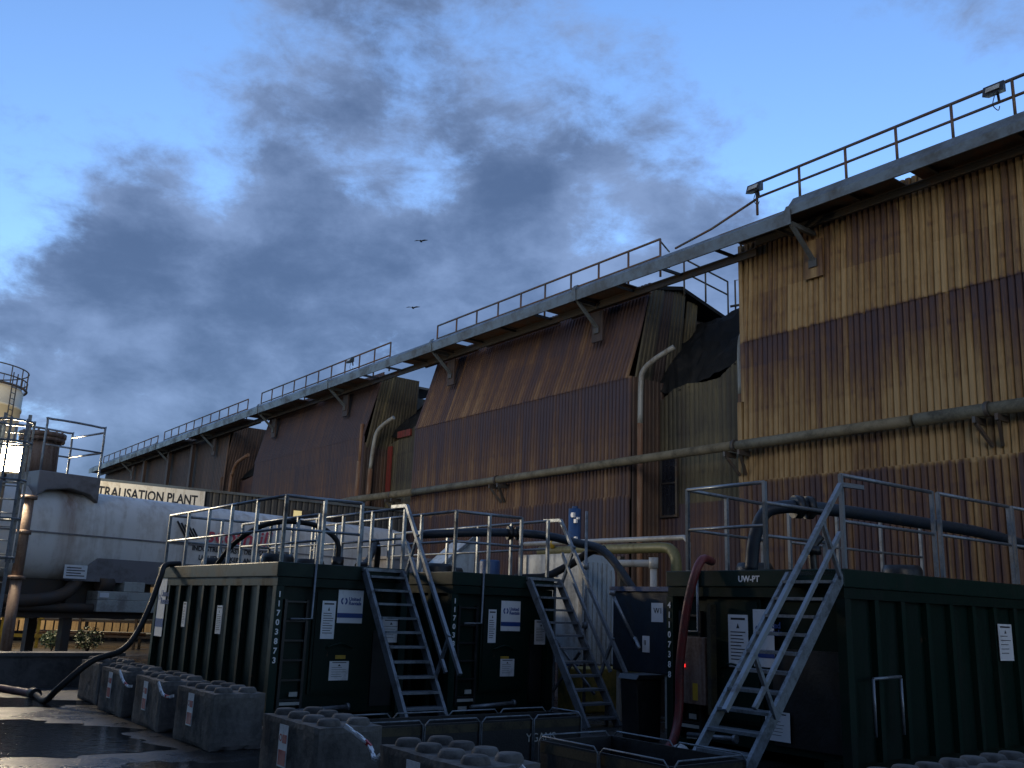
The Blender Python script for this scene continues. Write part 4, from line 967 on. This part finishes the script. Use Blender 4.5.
# spill bunds
def bund(label, t0, t1, s0, s1, mark=None):
    o = thing('spill_bund', label, 'spill bund', t0, s0, 0, 0, 'fabric spill bunds in front of the tanks')
    a, b = t1 - t0, s1 - s0; h = .48
    q = MB().box(0, a, 0, .02, 0, h - .04).box(0, a, b - .02, b, 0, h - .04).box(0, .02, .02, b - .02, 0, h - .04).box(a - .02, a, .02, b - .02, 0, h - .04).box(.02, a - .02, .02, b - .02, .0, .012)
    q.build('fabric_wall', M['fabric'], o)
    MB().box(0, a, -.004, -.001, h - .14, h - .06).box(-.004, -.001, 0, b, h - .14, h - .06).build('edge_band', M['yellow_tape'], o)
    def wire(p0, p1):
        p0 = Vector(p0); p1 = Vector(p1); up = Vector((0, 0, 1)); d = (p1 - p0).normalized() * .05
        MB().tube([p0, p0 + up * (h - .05), p0 + d + up * h, p1 - d + up * h, p1 + up * (h - .05), p1], .008, 7).build('wire_frame', M['galv_dull'], o)
    n = max(1, round(a / .8))
    for k in range(n):
        for y in (-.02, b + .02): wire((a * k / n + .012, y, 0), (a * (k + 1) / n - .012, y, 0))
    n = max(1, round(b / .8))
    for k in range(n):
        for x in (-.02, a + .02): wire((x, b * k / n + .012, 0), (x, b * (k + 1) / n - .012, 0))
    if mark: lettering(mark, .13, M['box_grey'], o, (a * .72, -.006, .2), (1, 0, 0), (0, 0, 1))
bund('black fabric spill bund with wire frames below the left stair', 4.75, 7.6, 8.55, 9.15, 'YGAMS')
bund('black fabric spill bund with wire frames nearest the red hose end', 5.85, 6.75, 5.5, 7.14)
ln_ = thing('floor_flange', 'small white flanged coupling on the ground by the near tank', 'coupling', 8.5, 7.9)
MB().tube([(0, 0, .07), (.18, .06, .07)], .07, 12).tube([(.05, .016, .07), (.09, .03, .07)], .1, 12).build('coupling_body', M['sign_white'], ln_)

# birds
for (x, y, z, lb) in ((-7.19, 66, 28.2, 'upper of the two small dark birds in the cloudy sky'), (-7.48, 66, 22.95, 'lower of the two small dark birds in the cloudy sky')):
    o = bpy.data.objects.new('bird', None); COL.objects.link(o); o.location = (x, y, z); tag(o, lb, 'bird', 'birds against the clouds')
    b = MB().tube([(-.22, 0, 0), (-.12, 0, .02), (.05, 0, .02), (.18, 0, .03), (.24, 0, .02)], [.01, .06, .08, .04, .01], 8)
    wgs = MB()
    for sg in (-1, 1):
        vs = [(.08, 0, .03), (.12, sg * .25, .13), (.02, sg * .55, .08), (-.08, sg * .3, .10), (-.1, 0, .03)]
        wgs.add(vs + [(p[0], p[1], p[2] - .02) for p in vs], [(0, 1, 2, 3, 4), (9, 8, 7, 6, 5)] + [(i, (i + 1) % 5, 5 + (i + 1) % 5, 5 + i) for i in range(5)])
    b.build('body', M['bird'], o); wgs.build('wings', M['bird'], o); o.rotation_euler = (0, 0, R(75))

# ------------------------------------------------------------------ CAMERA
PITCH = math.atan((610 - 384) / 940.0)
cam = bpy.data.cameras.new('camera'); co = bpy.data.objects.new('camera', cam); COL.objects.link(co)
cam.sensor_width = 36; cam.lens = 36 * 940 / 1024; cam.clip_end = 3000; cam.clip_start = .05
CM = Matrix.Rotation(PI / 2 + PITCH, 3, 'X') @ Matrix.Rotation(R(2.0), 3, 'Z')
co.matrix_world = Matrix.Translation((0, 0, 1.6)) @ CM.to_4x4()
scene.camera = co
def toward(px, py): return (CM @ Vector(((px - 512) / 940, (384 - py) / 940, -1))).normalized()

# ------------------------------------------------------------------ SKY AND SUN
SUN_AZ, SUN_EL = R(-172), R(15)      # azimuth from +Y towards +X: low, behind the camera and to the left
w = bpy.data.worlds.new('World'); scene.world = w; w.use_nodes = True
nt = NT(w.node_tree)
bg = w.node_tree.nodes['Background']
sky = nt.add('ShaderNodeTexSky', sky_type='NISHITA'); sky.sun_disc = False
sky.sun_elevation = SUN_EL; sky.sun_rotation = SUN_AZ; sky.air_density = 1.0; sky.dust_density = .4; sky.ozone_density = 3.0
tc = nt.add('ShaderNodeTexCoord'); d = tc.outputs['Generated']
dv = nt.vmath('MULTIPLY', d, (1, 1, 1.7))
n1 = nt.noise(dv, 4.6, 10, .60, .15); n2 = nt.noise(dv, 14, 8, .66, .2); n3 = nt.noise(nt.vmath('ADD', dv, (3.1, 1.7, .4)), 5.5, 6, .55, .2)
blobs = [  # where the cloud thickens (+) or opens (-): direction, radius, amount
    (300, 310, .40, .42), (110, 340, .24, .34), (400, 420, .3, .2), (620, 190, .17, .34), (700, 170, .12, .30), (470, 230, .16, .2), (230, 140, .16, .16), (100, 170, .12, .16), (200, 380, .2, .16), (540, 270, .15, .2),
    (350, 40, .16, .10), (960, 25, .12, .34), (730, 270, .12, .14), (20, 340, .14, .3), (250, 40, .14, -.08), (480, 40, .16, .04), (400, 140, .08, -.2), (120, 60, .14, -.22), (760, 330, .15, .2),
    (0, 235, .11, -.55), (880, 130, .22, -.40), (690, 70, .18, -.28), (600, 240, .05, -.36), (555, 268, .04, -.28), (50, 60, .22, -.22), (425, 180, .05, -.10), (210, 205, .05, -.26), (60, 170, .04, -.2), (200, 275, .03, -.2), (55, 385, .055, -.36), (150, 398, .035, -.22), (262, 368, .04, -.24), (460, 205, .05, -.26), (330, 150, .05, -.16), (40, 325, .05, .14)]
acc = nt.math('ADD', nt.math('MULTIPLY', n1, .85), nt.math('MULTIPLY', n2, .62))
wd = nt.vmath('ADD', d, nt.vmath('MULTIPLY', nt.vmath('SUBTRACT', nt.add('ShaderNodeTexNoise').outputs['Color'], (.5, .5, .5)), (.12, .12, .12)))
warp = [q for q in w.node_tree.nodes if q.bl_idname == 'ShaderNodeTexNoise'][-1]
warp.inputs['Scale'].default_value = 7; warp.inputs['Detail'].default_value = 5; nt.link(d, warp.inputs['Vector'])
for (px, py, rad, amt) in blobs:
    q = nt.maprange(nt.vmath('DISTANCE', wd, tuple(toward(px, py))), 0, rad * 1.35, amt * (.48 if amt > 0 else .6), 0, True)
    acc = nt.math('ADD', acc, q)
acc = nt.math('ADD', acc, nt.maprange(nt.vmath('DISTANCE', d, (0, -.55, .83)), .2, 1.3, .42, 0, True))  # cloud bank added out of view behind the camera to dim ambient light
alpha = nt.maprange(acc, .635, .96, 0, 1, True)
n4 = nt.noise(nt.vmath('ADD', dv, (7.3, 2.2, 5.1)), 2.6, 3, .5, .1)
tone = nt.math('ADD', nt.math('MULTIPLY', acc, .55), nt.math('ADD', nt.math('MULTIPLY', n3, .62), nt.math('MULTIPLY', n4, .5)))
dense = nt.maprange(tone, .90, 1.30, 0, 1, True)
blue = nt.mix(1.0, sky.outputs[0], (1.8, 1.92, 2.2), 'MULTIPLY')
cl = nt.mix(dense, (1.6, 2.3, 3.9), (.53, .86, 1.68))
skyc = nt.mix(nt.math('MULTIPLY', alpha, .94), blue, cl)
nt.link(skyc, bg.inputs['Color']); bg.inputs['Strength'].default_value = .15
sl = bpy.data.lights.new('sun', 'SUN'); sl.energy = .66; sl.angle = R(18); sl.color = (1, .92, .82)
so = bpy.data.objects.new('sun', sl); COL.objects.link(so)
sd_ = Vector((math.sin(SUN_AZ) * math.cos(SUN_EL), math.cos(SUN_AZ) * math.cos(SUN_EL), math.sin(SUN_EL)))
so.rotation_euler = sd_.to_track_quat('Z', 'Y').to_euler(); so.location = sd_ * 60

scene.view_settings.view_transform = 'Standard'; scene.view_settings.look = 'None'
scene.view_settings.exposure = 0; scene.view_settings.gamma = 1
scene.view_settings.use_curve_mapping = False
scene.cycles.use_denoising = True
